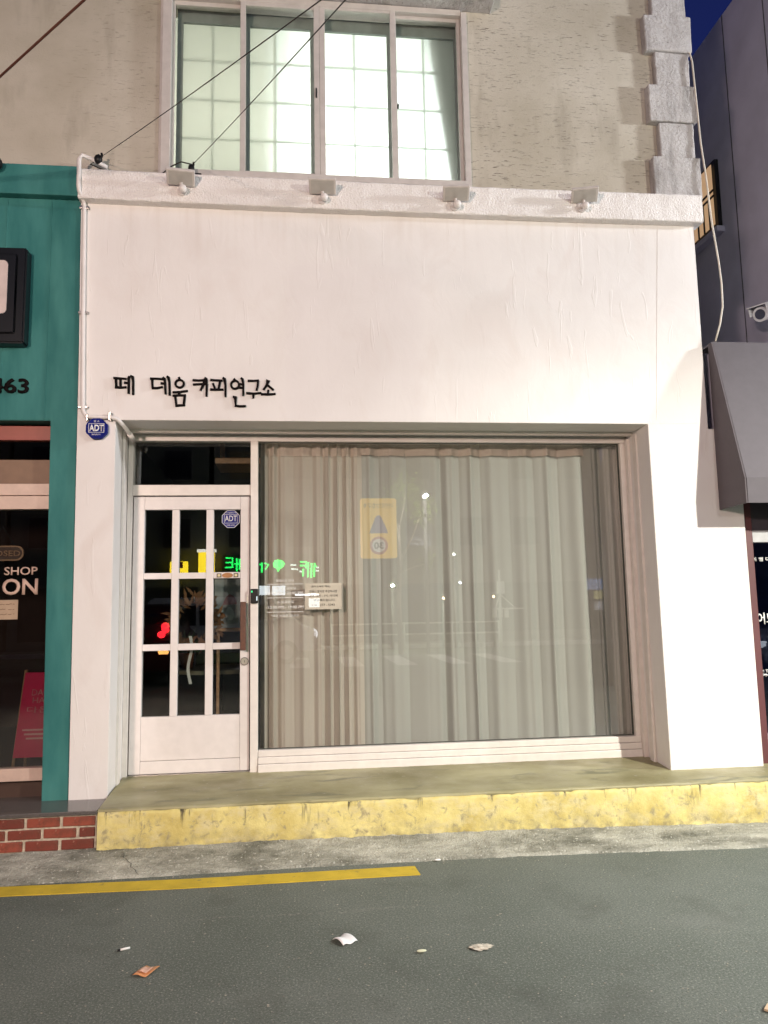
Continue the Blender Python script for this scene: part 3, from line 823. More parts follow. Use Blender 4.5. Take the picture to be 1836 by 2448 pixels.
text('lettering', 'ADT', px_-.050, px_+.050, pz_-.022, pz_+.026, -.0458, WLETTER, pl, .001, bold=.035)
bm = bmesh.new()
for a in ((-.054, .054, .032, .0345), (-.054, .054, -.031, -.0285), (-.054, -.0515, -.0285, .032), (.0515, .054, -.0285, .032)):
    bm_box(bm, px_+a[0], px_+a[1], -.0462, -.0455, pz_+a[2], pz_+a[3])
bm_obj('border', bm, WLETTER, pl)
text('small_lettering', '캡 스', px_-.018, px_+.020, pz_+.044, pz_+.058, -.0458, WLETTER, pl, .001)
text('small_lettering', 'SECURITY', px_-.030, px_+.030, pz_-.050, pz_-.041, -.0458, WLETTER, pl, .001)
rebase(pl)
st = empty('alarm_sticker', (-.53, .44, 2.3)); tag(st, 'blue octagonal security sticker inside the top right door pane', 'sticker')
sx_, sz_ = -.520, 2.296
SBLUE = plain('sticker_blue', (.035, .04, .22), .6, spec=.1)
octa('backing', sx_, sz_, .0745, .4485, .4500, SBLUE, st)
octring('border', sx_, sz_, .0735, .0695, .4478, .4484, WLETTER, st)
text('lettering', 'ADT', sx_-.046, sx_+.046, sz_-.017, sz_+.027, .4483, WLETTER, st, .0005, bold=.012)
bm = bmesh.new()
for a in ((-.051, .051, .034, .0365), (-.051, .051, -.033, -.0305), (-.051, -.0485, -.0305, .034), (.0485, .051, -.0305, .034)):
    bm_box(bm, sx_+a[0], sx_+a[1], .4478, .4484, sz_+a[2], sz_+a[3])
bm_obj('inner_border', bm, WLETTER, st)
text('small_lettering', '시스템경비구역', sx_-.036, sx_+.036, sz_+.043, sz_+.054, .4483, WLETTER, st, .0005)
text('small_lettering', '1588-6400', sx_-.032, sx_+.032, sz_-.052, sz_-.043, .4483, WLETTER, st, .0005)
rebase(st)
# little brass plate under the third pane
dp = empty('door_plate', (-.54, .41, 1.86)); tag(dp, 'small brown ornamental plate on the door crossbar', 'plate')
BRASS = plain('antique_brass', (.30, .14, .05), .45, .3)
disc('plate', (-.540, 1.858), .042, .4165, .4215, BRASS, dp, 16, sz=.45)
for s in (-1, 1):
    box('end_square', -.540+s*.064-.017, -.540+s*.064+.017, .4165, .4215, 1.843, 1.873, BLACK, dp, .001)
    box('inlay', -.540+s*.064-.011, -.540+s*.064+.011, .4155, .4163, 1.848, 1.868, plain('cream_inlay', (.65, .55, .32), .5), dp, 0)
rebase(dp)

# opening hours on the glass, paper notice beside it
hr = empty('opening_hours', (-.1, .45, 1.55)); tag(hr, 'white opening hours lettering on the shop glass beside the door', 'lettering')
gy = GLASS_Y-.0048
def hl(s, cx, cz, w_, h_): text('lettering', s, cx-w_/2, cx+w_/2, cz-h_/2, cz+h_/2, gy, WLETTER, hr, .0004)
hl('영업시간 안내', -.104, 1.812, .135, .020)
hl('월요일 - 금요일', -.104, 1.753, .17, .019)
hl('10:00 AM - 22:00 PM', -.104, 1.716, .275, .021)
hl('토,일,공휴일', -.100, 1.647, .125, .019)
hl('-13:00 PM - 19:00 PM', -.104, 1.607, .285, .021)
hl('*매월 31일은 쉽니다*', -.102, 1.541, .215, .019)
for z in (1.785, 1.680, 1.570): box('rule', -.24, .038, gy-.0004, gy, z-.0018, z+.0018, WLETTER, hr, 0)
rebase(hr)
pn = empty('paper_notice', (.19, .45, 1.58)); tag(pn, 'cream paper notice with printed Korean text behind the shop glass', 'notice')
py = GLASS_Y+.007
box('sheet', .050, .337, py, py+.001, 1.585, 1.788, PAPER, pn, 0)
for s, z, w_, h_, xo in (('(원두소매도 해요)', 1.762, .15, .018, -.02), ('전화나 문자로 주문하시면', 1.724, .215, .020, .0), ('오전 10시 - 7시 사이에', 1.690, .225, .019, .0), ('배달해드립니다.', 1.656, .17, .019, .01), ('010 - 277 - 5343', 1.619, .18, .017, .0)):
    text('lettering', s, .193+xo-w_/2, .193+xo+w_/2, z-h_/2, z+h_/2, py-.0005, BLACKM, pn, .0003, bold=.008)
rebase(pn)

# ------------------------------------------------------------------ inside, behind the door
PLANT = plain('dry_leaf', (.26, .13, .06), .7, var=.4); GLEAF = plain('green_leaf', (.03, .09, .025), .5, var=.4)
wr = empty('dried_wreath', (-.82, .53, 1.5)); tag(wr, 'dried leaf wreath with white ribbon hanging inside the door', 'wreath')
bm = bmesh.new()
for k in range(150):
    a = random.uniform(0, 2*math.pi); r_ = random.gauss(.15, .022); c0 = Vector((-.80+r_*math.cos(a), .535+random.uniform(-.02, .02), 1.515+r_*math.sin(a)))
    d = Vector((math.cos(a+random.uniform(-1.2, 1.2)), random.uniform(-.25, .25), math.sin(a+random.uniform(-1.2, 1.2)))).normalized(); n_ = d.cross(Vector((0, 1, 0))).normalized()
    l = random.uniform(.05, .10); w_ = .012
    vs = [bm.verts.new(c0+d*0), bm.verts.new(c0+d*l*.5+n_*w_), bm.verts.new(c0+d*l), bm.verts.new(c0+d*l*.5-n_*w_)]
    bm.faces.new(vs)
bm_obj('leaves', bm, PLANT, wr)
V = []; Fc = []
for i in range(12):
    t = i/11; x = -.828+.012*math.sin(t*7); z = 1.40-.36*t; V += [(x-.010, .50+.01*math.sin(t*5), z), (x+.012, .505+.01*math.sin(t*5+1), z)]
    if i: Fc.append((2*i-2, 2*i-1, 2*i+1, 2*i))
mesh_obj('ribbon', V, Fc, WLETTER, wr)
tube('hook', [(-.80, .52, 1.66), (-.80, .50, 1.70)], .004, STEEL, wr, 6)
rebase(wr)
# hanging timber shelf seen through the transom
hs = empty('hanging_shelf', (-.25, 1.2, 3.2)); tag(hs, 'hanging wooden shelf with glasses seen through the pane over the door', 'shelf')
TIMB = plain('pine_timber', (.42, .24, .13), .5, var=.25, scale=30)
a0 = at(520, 1110, 1.1)
box('board', a0.x, .35, .9, 1.35, a0.z-.03, a0.z+.02, TIMB, hs, .004)
for x in (a0.x+.04, .25): box('hanger', x-.02, x+.02, 1.10, 1.14, a0.z+.02, 3.25, TIMB, hs, .003)
for k in range(5):
    gx = a0.x+.12+.07*k
    tube('drinking_glass', [(gx, 1.0, a0.z+.021), (gx, 1.0, a0.z+.08)], .024, m_glass('tumbler', 1.0) if k == 0 else bpy.data.materials['tumbler'], hs, 12)
rebase(hs)
# table with cloth and a plant
tb = empty('cafe_table', (-.75, 1.5, .345)); tag(tb, 'round cafe table standing in the dark room behind the door', 'table')
CL = plain('grey_tablecloth', (.22, .21, .15), .8)
disc_pts = [(-.7+.42*math.cos(2*math.pi*k/24), 1.45+.42*math.sin(2*math.pi*k/24)) for k in range(24)]
bm = bmesh.new()
A = [bm.verts.new((x, y, 1.06)) for x, y in disc_pts]; B = [bm.verts.new((x, y, 1.09)) for x, y in disc_pts]
bm.faces.new(A); bm.faces.new(list(reversed(B)))
for k in range(24): bm.faces.new((A[k], A[(k+1) % 24], B[(k+1) % 24], B[k]))
bm_obj('table_top', bm, CL, tb)
tube('leg', [(-.7, 1.45, .345), (-.7, 1.45, 1.06)], .035, BLACK, tb, 10)
tube('foot', [(-.95, 1.45, .36), (-.45, 1.45, .36)], .02, BLACK, tb, 8)
rebase(tb)
pt = empty('potted_plant', (-.98, 1.45, 1.09)); tag(pt, 'small green potted plant on the cafe table', 'plant')
tube('pot', [(-.98, 1.45, 1.09), (-.98, 1.45, 1.22)], .05, plain('terracotta', (.35, .14, .07), .7), pt, 14, .065)
bm = bmesh.new()
for k in range(60):
    a = random.uniform(0, 6.28); e = random.uniform(.3, 1.4); c0 = Vector((-.98, 1.45, 1.21)); d = Vector((math.cos(a)*math.cos(e), math.sin(a)*math.cos(e), math.sin(e))); n_ = d.orthogonal().normalized()
    l = random.uniform(.15, .3)
    bm.faces.new([bm.verts.new(c0), bm.verts.new(c0+d*l*.5+n_*.015), bm.verts.new(c0+d*l-Vector((0, 0, .04))), bm.verts.new(c0+d*l*.5-n_*.015)])
bm_obj('leaves', bm, GLEAF, pt); rebase(pt)
# framed print leaning inside, right column of panes
fp = empty('framed_print', (-.5, 1.0, .345)); tag(fp, 'grey framed print of a pale vase standing behind the right door panes', 'picture')
q0, q1 = at(513, 1385, .9), at(585, 1500, .9)
box('board', q0.x, q1.x+.02, .9, .92, q1.z, q0.z, plain('print_grey', (.34, .39, .42), .6), fp, .002)
vz = at(549, 1468, .9)
prism('vase_motif', [(vz.x-.02, vz.z-.05), (vz.x-.04, vz.z-.01), (vz.x-.03, vz.z+.03), (vz.x-.008, vz.z+.06), (vz.x+.008, vz.z+.06), (vz.x+.03, vz.z+.03), (vz.x+.04, vz.z-.01), (vz.x+.02, vz.z-.05)], .897, .8995, plain('vase_pale', (.5, .6, .64), .5), fp)
prism('flower_motif', [(vz.x-.06, vz.z+.075), (vz.x-.03, vz.z+.14), (vz.x, vz.z+.165), (vz.x+.04, vz.z+.14), (vz.x+.06, vz.z+.08)], .897, .8995, plain('flower_pink', (.30, .14, .17), .6), fp)
for x in (q0.x+.03, q1.x-.01): box('easel_leg', x-.012, x+.012, .921, .95, .345, q0.z-.02, TIMB, fp, .002)
box('easel_tray', q0.x, q1.x, .88, .96, q1.z-.03, q1.z-.002, TIMB, fp, .002)
rebase(fp)

# ------------------------------------------------------------------ overhead wires
WIRE = plain('black_cable', (.02, .018, .014), .6)
RWIRE = plain('rusty_cable', (.10, .035, .022), .6)
def sag(a, b, s, n=14):
    a, b = Vector(a), Vector(b)
    return [a.lerp(b, i/n)+Vector((0, 0, -4*s*(i/n)*(1-i/n))) for i in range(n+1)]
w1 = empty('overhead_wire', (-1.45, -.05, 4.93)); tag(w1, 'thin overhead wire fixed at the top left corner of the white wall', 'wire', 'overhead wires')
e1 = at(240, 376, -.05); f1 = at(890, -90, -3.5)
tube('cable', sag(e1, f1, .01), .0025, WIRE, w1, 6)
ball('insulator', (-1.462, -.05, 4.935), .030, BLACK, w1, sz=1.25)
box('cap', -1.445, -1.43, -.06, -.04, 4.955, 4.985, BLACK, w1, .003)
tube('tail', [(-1.47, -.05, 4.925), (-1.52, -.04, 4.90), (-1.44, -.02, 4.875), (-1.30, .0, 4.86), (-1.15, .02, 4.852)], .006, WIRE, w1, 6)
rebase(w1)
w2 = empty('overhead_wire', (-.77, -.05, 4.90)); tag(w2, 'thin overhead wire fixed beside the leftmost flood light', 'wire', 'overhead wires')
e2 = at(463, 391, -.05); f2 = at(905, -88, -3.5)
tube('cable', sag(e2, f2, .01), .0025, WIRE, w2, 6)
ball('insulator', (-.785, -.05, 4.895), .024, BLACK, w2, sz=1.5)
box('cap', -.775, -.762, -.06, -.04, 4.92, 4.945, BLACK, w2, .003)
tube('tail', [(-.79, -.05, 4.93), (-.86, -.05, 4.945), (-.93, -.03, 4.92), (-1.0, -.01, 4.87)], .005, WIRE, w2, 6)
box('foot', -.77, -.71, -.05, -.02, 4.848, 4.862, BLACK, w2, .003)
rebase(w2)
w3 = tube('overhead_wire', sag(at(-260, 420, -.25), at(300, -90, -2.2), .0), .0075, RWIRE, None, 6)
tag(w3, 'reddish brown cable crossing the top left corner of the stucco wall', 'wire', 'overhead wires')

# ------------------------------------------------------------------ teal shop on the left
teal = empty('teal_shop_building', (-2.6, .3, .34)); tag(teal, 'teal painted shop front left of the white shop', 'building')
prism('wall', [(-5.2, .30), (-4.9, .30), (-4.9, 2.966), (-1.757, 2.963), (-1.730, .30), (-1.553, .30), (-1.573, 3.4), (-1.592, 4.63), (-1.598, 4.64), (-5.2, 4.64)], .012, .55, TEAL, teal, .004)
box('cornice', -5.2, -1.594, -.055, .34, 4.64, 4.872, TEAL, teal, .006)
bm = bmesh.new()
for x in (-2.11, -1.80): bm_box(bm, x-.004, x+.004, .008, .03, 2.97, 4.63, .001)
bm_obj('panel_seam', bm, TEAL, teal)
TFR = plain('peach_frame', (.62, .46, .38), .45)
REDF = plain('red_brown_frame', (.30, .07, .05), .5)
box('frame_head', -4.9, -1.735, .11, .18, 2.84, 2.945, REDF, teal, .003)
box('blind_box', -4.9, -1.74, .13, .20, 2.52, 2.70, plain('brown_box', (.23, .14, .09), .6), teal, .004)
box('frame_rail', -4.9, -1.74, .10, .18, 2.436, 2.520, TFR, teal, .003)
box('frame_rail', -4.9, -1.742, .095, .175, 2.335, 2.431, TFR, teal, .003)
box('frame_rail', -4.9, -1.73, .10, .18, .455, .540, TFR, teal, .003)
box('kick_board', -4.9, -1.73, .16, .22, .33, .452, plain('dark_brown_board', (.06, .03, .02), .6), teal, .003)
box('shop_pane', -4.9, -1.73, .136, .142, .541, 2.334, DGLASS, teal, 0)
box('top_pane', -4.9, -1.74, .15, .155, 2.70, 2.84, DGLASS, teal, 0)
bm = bmesh.new()
for a in ((-4.9, -1.66, .55, 3.6, .30, .345), (-4.9, -1.66, .55, 3.6, 3.0, 3.05), (-4.95, -4.9, .55, 3.6, .345, 3.0), (-1.66, -1.655, .55, 3.6, .345, 3.0), (-4.9, -1.66, 3.6, 3.65, .345, 3.0)):
    bm_box(bm, *a)
bm_obj('room', bm, plain('dark_red_room', (.045, .018, .014), .8), teal)
rebase(teal)
# framed sign
fs = empty('framed_sign', (-2.3, 0, 3.84)); tag(fs, 'black framed sign box with pale rounded panel on the teal wall', 'sign')
BFR = plain('black_gloss_frame', (.006, .008, .011), .35, spec=.25)
prism('frame', [(-2.75, 3.495), (-1.925, 3.495), (-1.925, 4.205), (-2.75, 4.205)], -.10, .011, BFR, fs, .012)
prism('inner_frame', [(-2.70, 3.56), (-1.985, 3.56), (-1.985, 4.15), (-2.70, 4.15)], -.118, -.101, BFR, fs, .01)
def rrect(x0, x1, z0, z1, r, n=6):
    P = []
    for cx, cz, a0_ in ((x1-r, z1-r, 0), (x0+r, z1-r, 90), (x0+r, z0+r, 180), (x1-r, z0+r, 270)):
        for k in range(n+1): P.append((cx+r*math.cos(R(a0_+90*k/n)), cz+r*math.sin(R(a0_+90*k/n))))
    return P
prism('panel', rrect(-2.62, -2.042, 3.70, 4.095, .035), -.124, -.1185, plain('pale_pink_panel', (.60, .50, .47), .4), fs)
rebase(fs)
nb = text('number_lettering', '463', -2.175, -1.912, 3.158, 3.266, .010, BLACKM, None, .018, bold=.015)
tag(nb, 'black number 463 on the teal wall below the framed sign', 'number')
sp_ = empty('spotlight', (-2.16, -.09, 4.83)); tag(sp_, 'round black spotlight on the teal cornice at the left edge', 'lamp')
ball('lamp_head', (-2.165, -.11, 4.835), .05, BLACK, sp_); tube('arm', [(-2.165, -.05, 4.80), (-2.165, -.11, 4.80)], .015, BLACK, sp_, 8); rebase(sp_)
cs = empty('closed_sign', (-2.1, .2, 1.97)); tag(cs, 'oval wooden sign reading closed hanging inside the teal shop glass', 'sign')
CSW = plain('sign_dark_wood', (.06, .018, .010), .5); CST = plain('sign_tan', (.42, .22, .12), .5)
prism('board', rrect(-2.27, -1.957, 1.972, 2.080, .05), .160, .172, CST, cs)
prism('inset', rrect(-2.260, -1.967, 1.982, 2.070, .044), .157, .1598, CSW, cs)
text('lettering', 'CLOSED', -2.235, -1.978, 2.005, 2.045, .1565, CST, cs, .001, bold=.01)
tube('string', [(-2.2, .166, 2.08), (-2.11, .166, 2.22)], .003, BLACK, cs, 5); tube('string', [(-2.02, .166, 2.08), (-2.11, .166, 2.22)], .003, BLACK, cs, 5)
rebase(cs)
wlz = empty('window_lettering', (-1.96, .13, 1.72)); tag(wlz, 'peach lettering ending in SHOP and ON on the teal shop glass', 'lettering')
PL = plain('peach_vinyl', (.66, .47, .38), .5, var=.03)
text('lettering', 'SHOP', -2.075, -1.848, 1.868, 1.926, .1355, PL, wlz, .0006, bold=.012)
text('lettering', 'ON', -2.085, -1.842, 1.727, 1.843, .1355, PL, wlz, .0006, bold=.02)
rebase(wlz)
pnn = empty('paper_note', (-2.06, .13, 1.56)); tag(pnn, 'handwritten paper note taped to the teal shop glass', 'notice')
box('sheet', -2.25, -1.972, .1345, .1352, 1.556, 1.693, plain('tan_paper', (.46, .34, .24), .8), pnn, 0)
for z in (1.66, 1.625, 1.59):
    x = -2.0
    V, Fc = [], []
    for i in range(40):
        xx = -2.23+.006*i; zz = z+.006*noise.noise((xx*70, z*30, 1))
        V += [(xx, .1343, zz), (xx, .1343, zz+.004)]
        if i and noise.noise((xx*60, z*9, 5)) > -.25: Fc.append((2*i-2, 2*i, 2*i+1, 2*i-1))
    mesh_obj('handwriting', V, Fc, plain('brown_ink', (.16, .09, .05), .8), pnn)
rebase(pnn)
ab = empty('folding_sign', (-1.9, .5, .345)); tag(ab, 'red folding board sign standing inside the teal shop window', 'sign')
AR = plain('crimson_board', (.58, .016, .085), .5, spec=.1)
V = [(-2.046, .56, 1.152), (-1.70, .56, 1.152), (-1.66, .46, .549), (-2.080, .46, .549)]
bm = bmesh.new(); a = [bm.verts.new(v) for v in V]; b = [bm.verts.new((v[0], v[1]+.015, v[2])) for v in V]
bm.faces.new(a); bm.faces.new(list(reversed(b)))
for i in range(4): bm.faces.new((a[i], b[i], b[(i+1) % 4], a[(i+1) % 4]))
bm_obj('panel', bm, AR, ab)
for x0, x1 in ((-2.046, -2.090), (-1.71, -1.67)):
    tube('leg', [(x0-.004, .585, 1.17), (x1-.004, .47, .345)], .012, TIMB, ab, 6); tube('leg', [(x0-.004, .60, 1.17), (x1-.004, .78, .345)], .012, TIMB, ab, 6)
AT = plain('board_print', (.75, .42, .40), .6)
def abt(s, x0, x1, z0, z1):
    o = text('lettering', s, x0, x1, z0, z1, 0, AT, ab, .0004)
    for v in o.data.vertices: v.co.y = .46+(v.co.z-.549)/(.603)*.1-.002
abt('DAON', -1.985, -1.81, .985, 1.030); abt('HAIR', -1.975, -1.83, .930, .972); abt('다온', -2.01, -1.85, .862, .906)
for z in (.735, .705, .675): box('print_line', -2.03+(.735-z)*.5, -1.80, .4885-(.735-z)*.17, .4895-(.735-z)*.17, z, z+.012, AT, ab, 0)
rebase(ab)

# ------------------------------------------------------------------ right: low shop with awning, grey building
GREY = plain('grey_violet_cladding', (.44, .43, .54), .6, var=.10, scale=2.2, bmp=.12, bscale=40)
gb = empty('grey_building', (7, 4, 0)); tag(gb, 'tall grey building across the narrow gap on the right', 'building')
box('wall', 5.0, 11, .5, 4.98, 0, 8.45, GREY, gb, 0)
box('wall', 5.02, 11, 5.0, 9, 0, 8.42, GREY, gb, 0)
for y in (1.45, 2.2, 3.4): box('panel_joint', 4.994, 5.001, y-.006, y+.006, 3.7, 8.45, plain('joint_dark', (.06, .06, .075), .7), gb, 0)
wf = box('window_frame', 4.95, 5.0, 2.50, 3.20, 5.97, 6.82, BLACK, gb, .004)
box('window_pane', 4.925, 4.932, 2.54, 3.14, 6.02, 6.77, plain('lit_orange_pane', (.5, .35, .2), .5, emit=(1.0, .62, .34), es=.42), wf, 0)
bm = bmesh.new()
for z in (6.35, 6.42): bm_box(bm, 4.905, 4.922, 2.50, 3.18, z, z+.018)
for y in (2.62, 2.75, 2.88, 3.01): bm_box(bm, 4.906, 4.921, y-.008, y+.008, 6.0, 6.349)
bm_obj('window_grille', bm, BLACK, wf)
box('sill', 4.90, 4.9995, 2.46, 3.24, 5.90, 5.965, GREY, gb, .005)
rebase(gb)
ls = empty('low_shop_building', (4.4, .4, .34)); tag(ls, 'low dark glazed shop under the mauve awning on the right', 'building')
MAR = plain('maroon_frame', (.10, .028, .030), .5)
DKF = plain('dark_frame', (.045, .035, .045), .5)
GRF = plain('pale_grey_frame', (.42, .42, .43), .4)
box('wall', 3.26, 4.99, .2, .45, 2.36, 3.66, GREY, ls, 0)
box('roof_slab', 3.2, 4.99, .45, 5, 3.5, 3.66, GREY, ls, 0)
box('side_post', 3.456, 3.545, .06, .30, .30, 2.36, MAR, ls, .004)
box('frame_head', 3.545, 6.6, .09, .2, 2.14, 2.36, DKF, ls, .004)
box('frame_rail', 3.545, 6.6, .085, .19, 2.045, 2.139, GRF, ls, .004)
box('frame_rail', 3.545, 6.6, .085, .19, .475, .572, GRF, ls, .004)
box('base_wall', 3.545, 6.6, .07, .3, .30, .474, QUOIN, ls, .004)
box('shop_pane', 3.545, 6.6, .13, .136, .573, 2.044, m_glass('blue_shop_glass', 1.3, (.55, .6, .72)), ls, 0)
bm = bmesh.new()
for a in ((3.26, 6.6, .31, 3, .3, .345), (3.46, 6.6, 3, 3.05, .345, 2.4), (3.44, 3.455, .63, 3, .345, 2.4), (3.26, 6.6, .46, 3, 2.4, 2.45)): bm_box(bm, *a)
bm_obj('room', bm, plain('blue_reflection_room', (.13, .14, .23), .7), ls)  # blue wall colour imitates bluish street reflections in the pane
rebase(ls)
lw = empty('glass_lettering', (3.65, .12, 1.4)); tag(lw, 'white lettering on the dark glass of the shop at the right edge', 'lettering')
for s, x0, x1, z0, z1, bo in (('·의 별 다', 3.556, 3.72, 1.898, 1.930, .012), ('어느', 3.575, 3.72, 1.405, 1.495, .02), ('AM TO', 3.545, 3.66, 1.030, 1.056, .012), ('E:PM', 3.545, 3.64, 1.000, 1.024, .012)):
    text('lettering', s, x0, x1, z0, z1, .1295, WLETTER, lw, .0006, bold=bo)
rebase(lw)
aw = empty('awning', (4.5, -.1, 2.3)); tag(aw, 'mauve fabric awning over the shop on the right', 'awning')
AWF = plain('mauve_fabric', (.092, .080, .090), .75, var=.06, bmp=.1, bscale=300); AWS = plain('dark_mauve_fabric', (.10, .085, .095), .8, var=.06)
t_ = .012
prism_x('side_panel', [(-.004, 3.622), (-.056, 3.622), (-.368, 2.488), (-.366, 2.300), (-.004, 2.293)], 3.250, 3.262, AWS, aw)
prism_x('canopy', [(-.0555, 3.626), (-.0455, 3.626), (-.358, 2.486), (-.372, 2.486)], 3.2625, 6.6, AWF, aw)
prism_x('valance', [(-.3735, 2.4855), (-.3605, 2.4855), (-.358, 2.300), (-.370, 2.300)], 3.2625, 6.6, AWF, aw)
prism_x('top_strip', [(-.0445, 3.626), (-.0445, 3.612), (.19, 3.612), (.19, 3.626)], 3.2625, 6.6, AWF, aw)
rebase(aw)
cc = empty('security_camera', (4.9, 1.85, 4.7)); tag(cc, 'white bullet security camera on the grey wall at the right edge', 'camera')
q = at(1815, 752, 1.45); CAMW = plain('camera_white', (.62, .62, .64), .4)
d = Vector((-.75, -.45, -.32)).normalized(); base = q
tube('body', [base-d*.02, base+d*-.34], .075, CAMW, cc, 18)
tube('lens', [base-d*.03, base-d*.016], .052, plain('camera_lens', (.03, .03, .06), .15), cc, 18)
T = Matrix.Translation(base-d*.12+Vector((0, 0, .03))) @ d.to_track_quat('X', 'Z').to_matrix().to_4x4()
box('sun_hood', -.22, .17, -.095, .095, .058, .070, CAMW, cc, .004, T)
for s_ in (-1, 1): box('hood_side', -.20, .14, s_*.089-.005, s_*.089+.005, -.03, .0575, CAMW, cc, .002, T)
tube('bracket', [base-d*.25, base-d*.25+Vector((.12, .1, -.03)), Vector((5.0, 1.72, (base-d*.25).z-.05))], .022, CAMW, cc, 8)
rebase(cc)
cb = tube('white_cable', [(3.30, .30, 7.2), (3.275, .012, 6.2), (3.282, -.02, 6.057), (3.305, -.02, 5.329), (3.315, -.04, 5.057), (3.338, -.04, 4.645), (3.378, -.03, 4.31), (3.392, -.025, 4.12), (3.390, -.02, 3.937), (3.35, -.03, 3.78), (3.298, -.035, 3.635)], .0075, plain('cream_cable', (.62, .57, .48), .5), None, 7)
tag(cb, 'slack cream cable hanging past the corner down to the awning', 'cable')

# ------------------------------------------------------------------ litter on the road
def sheet(name, pts, zf, m, label, cat, n=8):
    V, Fc = [], []
    p00, p10, p11, p01 = [Vector((*p, 0)) for p in pts]
    for i in range(n+1):
        for j in range(n+1):
            u_, v_ = i/n, j/n
            q = (p00*(1-u_)+p10*u_)*(1-v_)+(p01*(1-u_)+p11*u_)*v_
            V.append((q.x, q.y, .006+zf(u_, v_)))
    for i in range(n):
        for j in range(n): Fc.append((i*(n+1)+j, (i+1)*(n+1)+j, (i+1)*(n+1)+j+1, i*(n+1)+j+1))
    o = mesh_obj(name, V, Fc, m, None, True)
    md = o.modifiers.new('thickness', 'SOLIDIFY'); md.thickness = .0015
    return tag(o, label, cat)
sheet('tissue', [(.155, -1.652), (.203, -1.73), (.275, -1.688), (.222, -1.592)], lambda u, v: .016*math.sin(u*3.0)*(1-.4*v)+.004*math.sin(9*v), plain('tissue_white', (.80, .80, .80), .8, var=.02), 'folded white tissue lying on the asphalt', 'litter')
wp = sheet('snack_wrapper', [(-.735, -1.885), (-.675, -1.905), (-.628, -1.825), (-.690, -1.802)], lambda u, v: .004*math.sin(5*u+3*v)+.003, plain('orange_wrapper', (.62, .28, .12), .35, var=.15, scale=60), 'small orange wrapper lying on the asphalt in the lower left', 'litter')
sheet('print', [(-.713, -1.872), (-.677, -1.884), (-.652, -1.842), (-.690, -1.828)], lambda u, v: .010+.003*math.sin(5*u+3*v), plain('wrapper_pink', (.66, .40, .30), .4, var=.3, scale=90), 'pale print on the orange wrapper', 'litter')
pr = bpy.data.objects['print']; pr.parent = wp
for k in ('category', 'label'): del pr[k]
bt = empty('cigarette_butt', (-.83, -1.613, 0)); tag(bt, 'white cigarette butt on the asphalt above the orange wrapper', 'litter')
tube('paper', [(-.845, -1.617, .009), (-.805, -1.600, .009)], .0055, WLETTER, bt, 8); tube('ash', [(-.858, -1.623, .009), (-.846, -1.6175, .009)], .0055, BLACK, bt, 8); rebase(bt)
cr = bmesh.new()
bmesh.ops.create_icosphere(cr, subdivisions=4, radius=1)
for v in cr.verts:
    n_ = v.co.copy(); k = 1+.55*noise.noise(n_*2.3)+.40*noise.noise(n_*7)
    v.co = Vector((.842+n_.x*.046*k, -1.842+n_.y*.030*k, .004+max(0, n_.z)*.007*k))
tag(bm_obj('crumpled_paper', cr, plain('dirty_white', (.52, .48, .40), .8, var=.35, scale=70)), 'flattened whitish lump of paper on the asphalt, right of the tissue', 'litter')
cr = bmesh.new(); bmesh.ops.create_icosphere(cr, subdivisions=2, radius=1)
for v in cr.verts: v.co = Vector((.56+v.co.x*.024, -1.85+v.co.y*.010, .011+v.co.z*.006))
tag(bm_obj('wrapper_scrap', cr, plain('pale_green_scrap', (.60, .62, .45), .6)), 'tiny pale green scrap between the tissue and the paper lump', 'litter')
cr = bmesh.new(); bmesh.ops.create_icosphere(cr, subdivisions=2, radius=1)
for v in cr.verts: v.co = Vector((.862+v.co.x*.020, -.60+v.co.y*.008, .012+v.co.z*.006))
tag(bm_obj('paper_scrap', cr, WLETTER), 'tiny white paper scrap at the edge of the gutter', 'litter')
lf = [(1.80, -2.56), (1.84, -2.60), (1.90, -2.585), (1.87, -2.545), (1.885, -2.50), (1.835, -2.525)]
bm = bmesh.new(); a = [bm.verts.new((x, y, .012)) for x, y in lf]; b = [bm.verts.new((x, y, .004)) for x, y in lf]
bm.faces.new(a); bm.faces.new(list(reversed(b)))
for i in range(6): bm.faces.new((a[i], b[i], b[(i+1) % 6], a[(i+1) % 6]))
tag(bm_obj('dry_leaf', bm, plain('tan_leaf', (.55, .42, .28), .7)), 'pale dry leaf on the asphalt at the lower right corner', 'leaf')
# grit and crumbs nobody would count
bm = bmesh.new()
for k in range(1500):
    x = random.uniform(-2.4, 3.6); y = random.uniform(-2.7, -.6) if random.random() < .6 else line_y(x, EDGE)+random.uniform(-.06, .25)
    s = random.uniform(.0010, .0034)
    if y > -.58:
        tt = (y+.27)/(line_y(x, EDGE)+.27); z = .012+line_y(x, FOOT)*max(0, 1-tt)**1.15
    else: z = .002
    t = bmesh.new(); bmesh.ops.create_icosphere(t, subdivisions=1, radius=s)
    for v in t.verts: v.co = Vector((v.co.x*random.uniform(.7, 2.2)+x, v.co.y+y, v.co.z*.6+z+s*.3))
    me = bpy.data.meshes.new('tmp'); t.to_mesh(me); t.free(); bm.from_mesh(me); bpy.data.meshes.remove(me)
gr = bm_obj('grit', bm, plain('pale_grit', (.34, .32, .27), .8, var=.5, scale=30)); gr['kind'] = 'stuff'; gr['label'] = 'pale grit scattered over road and gutter'

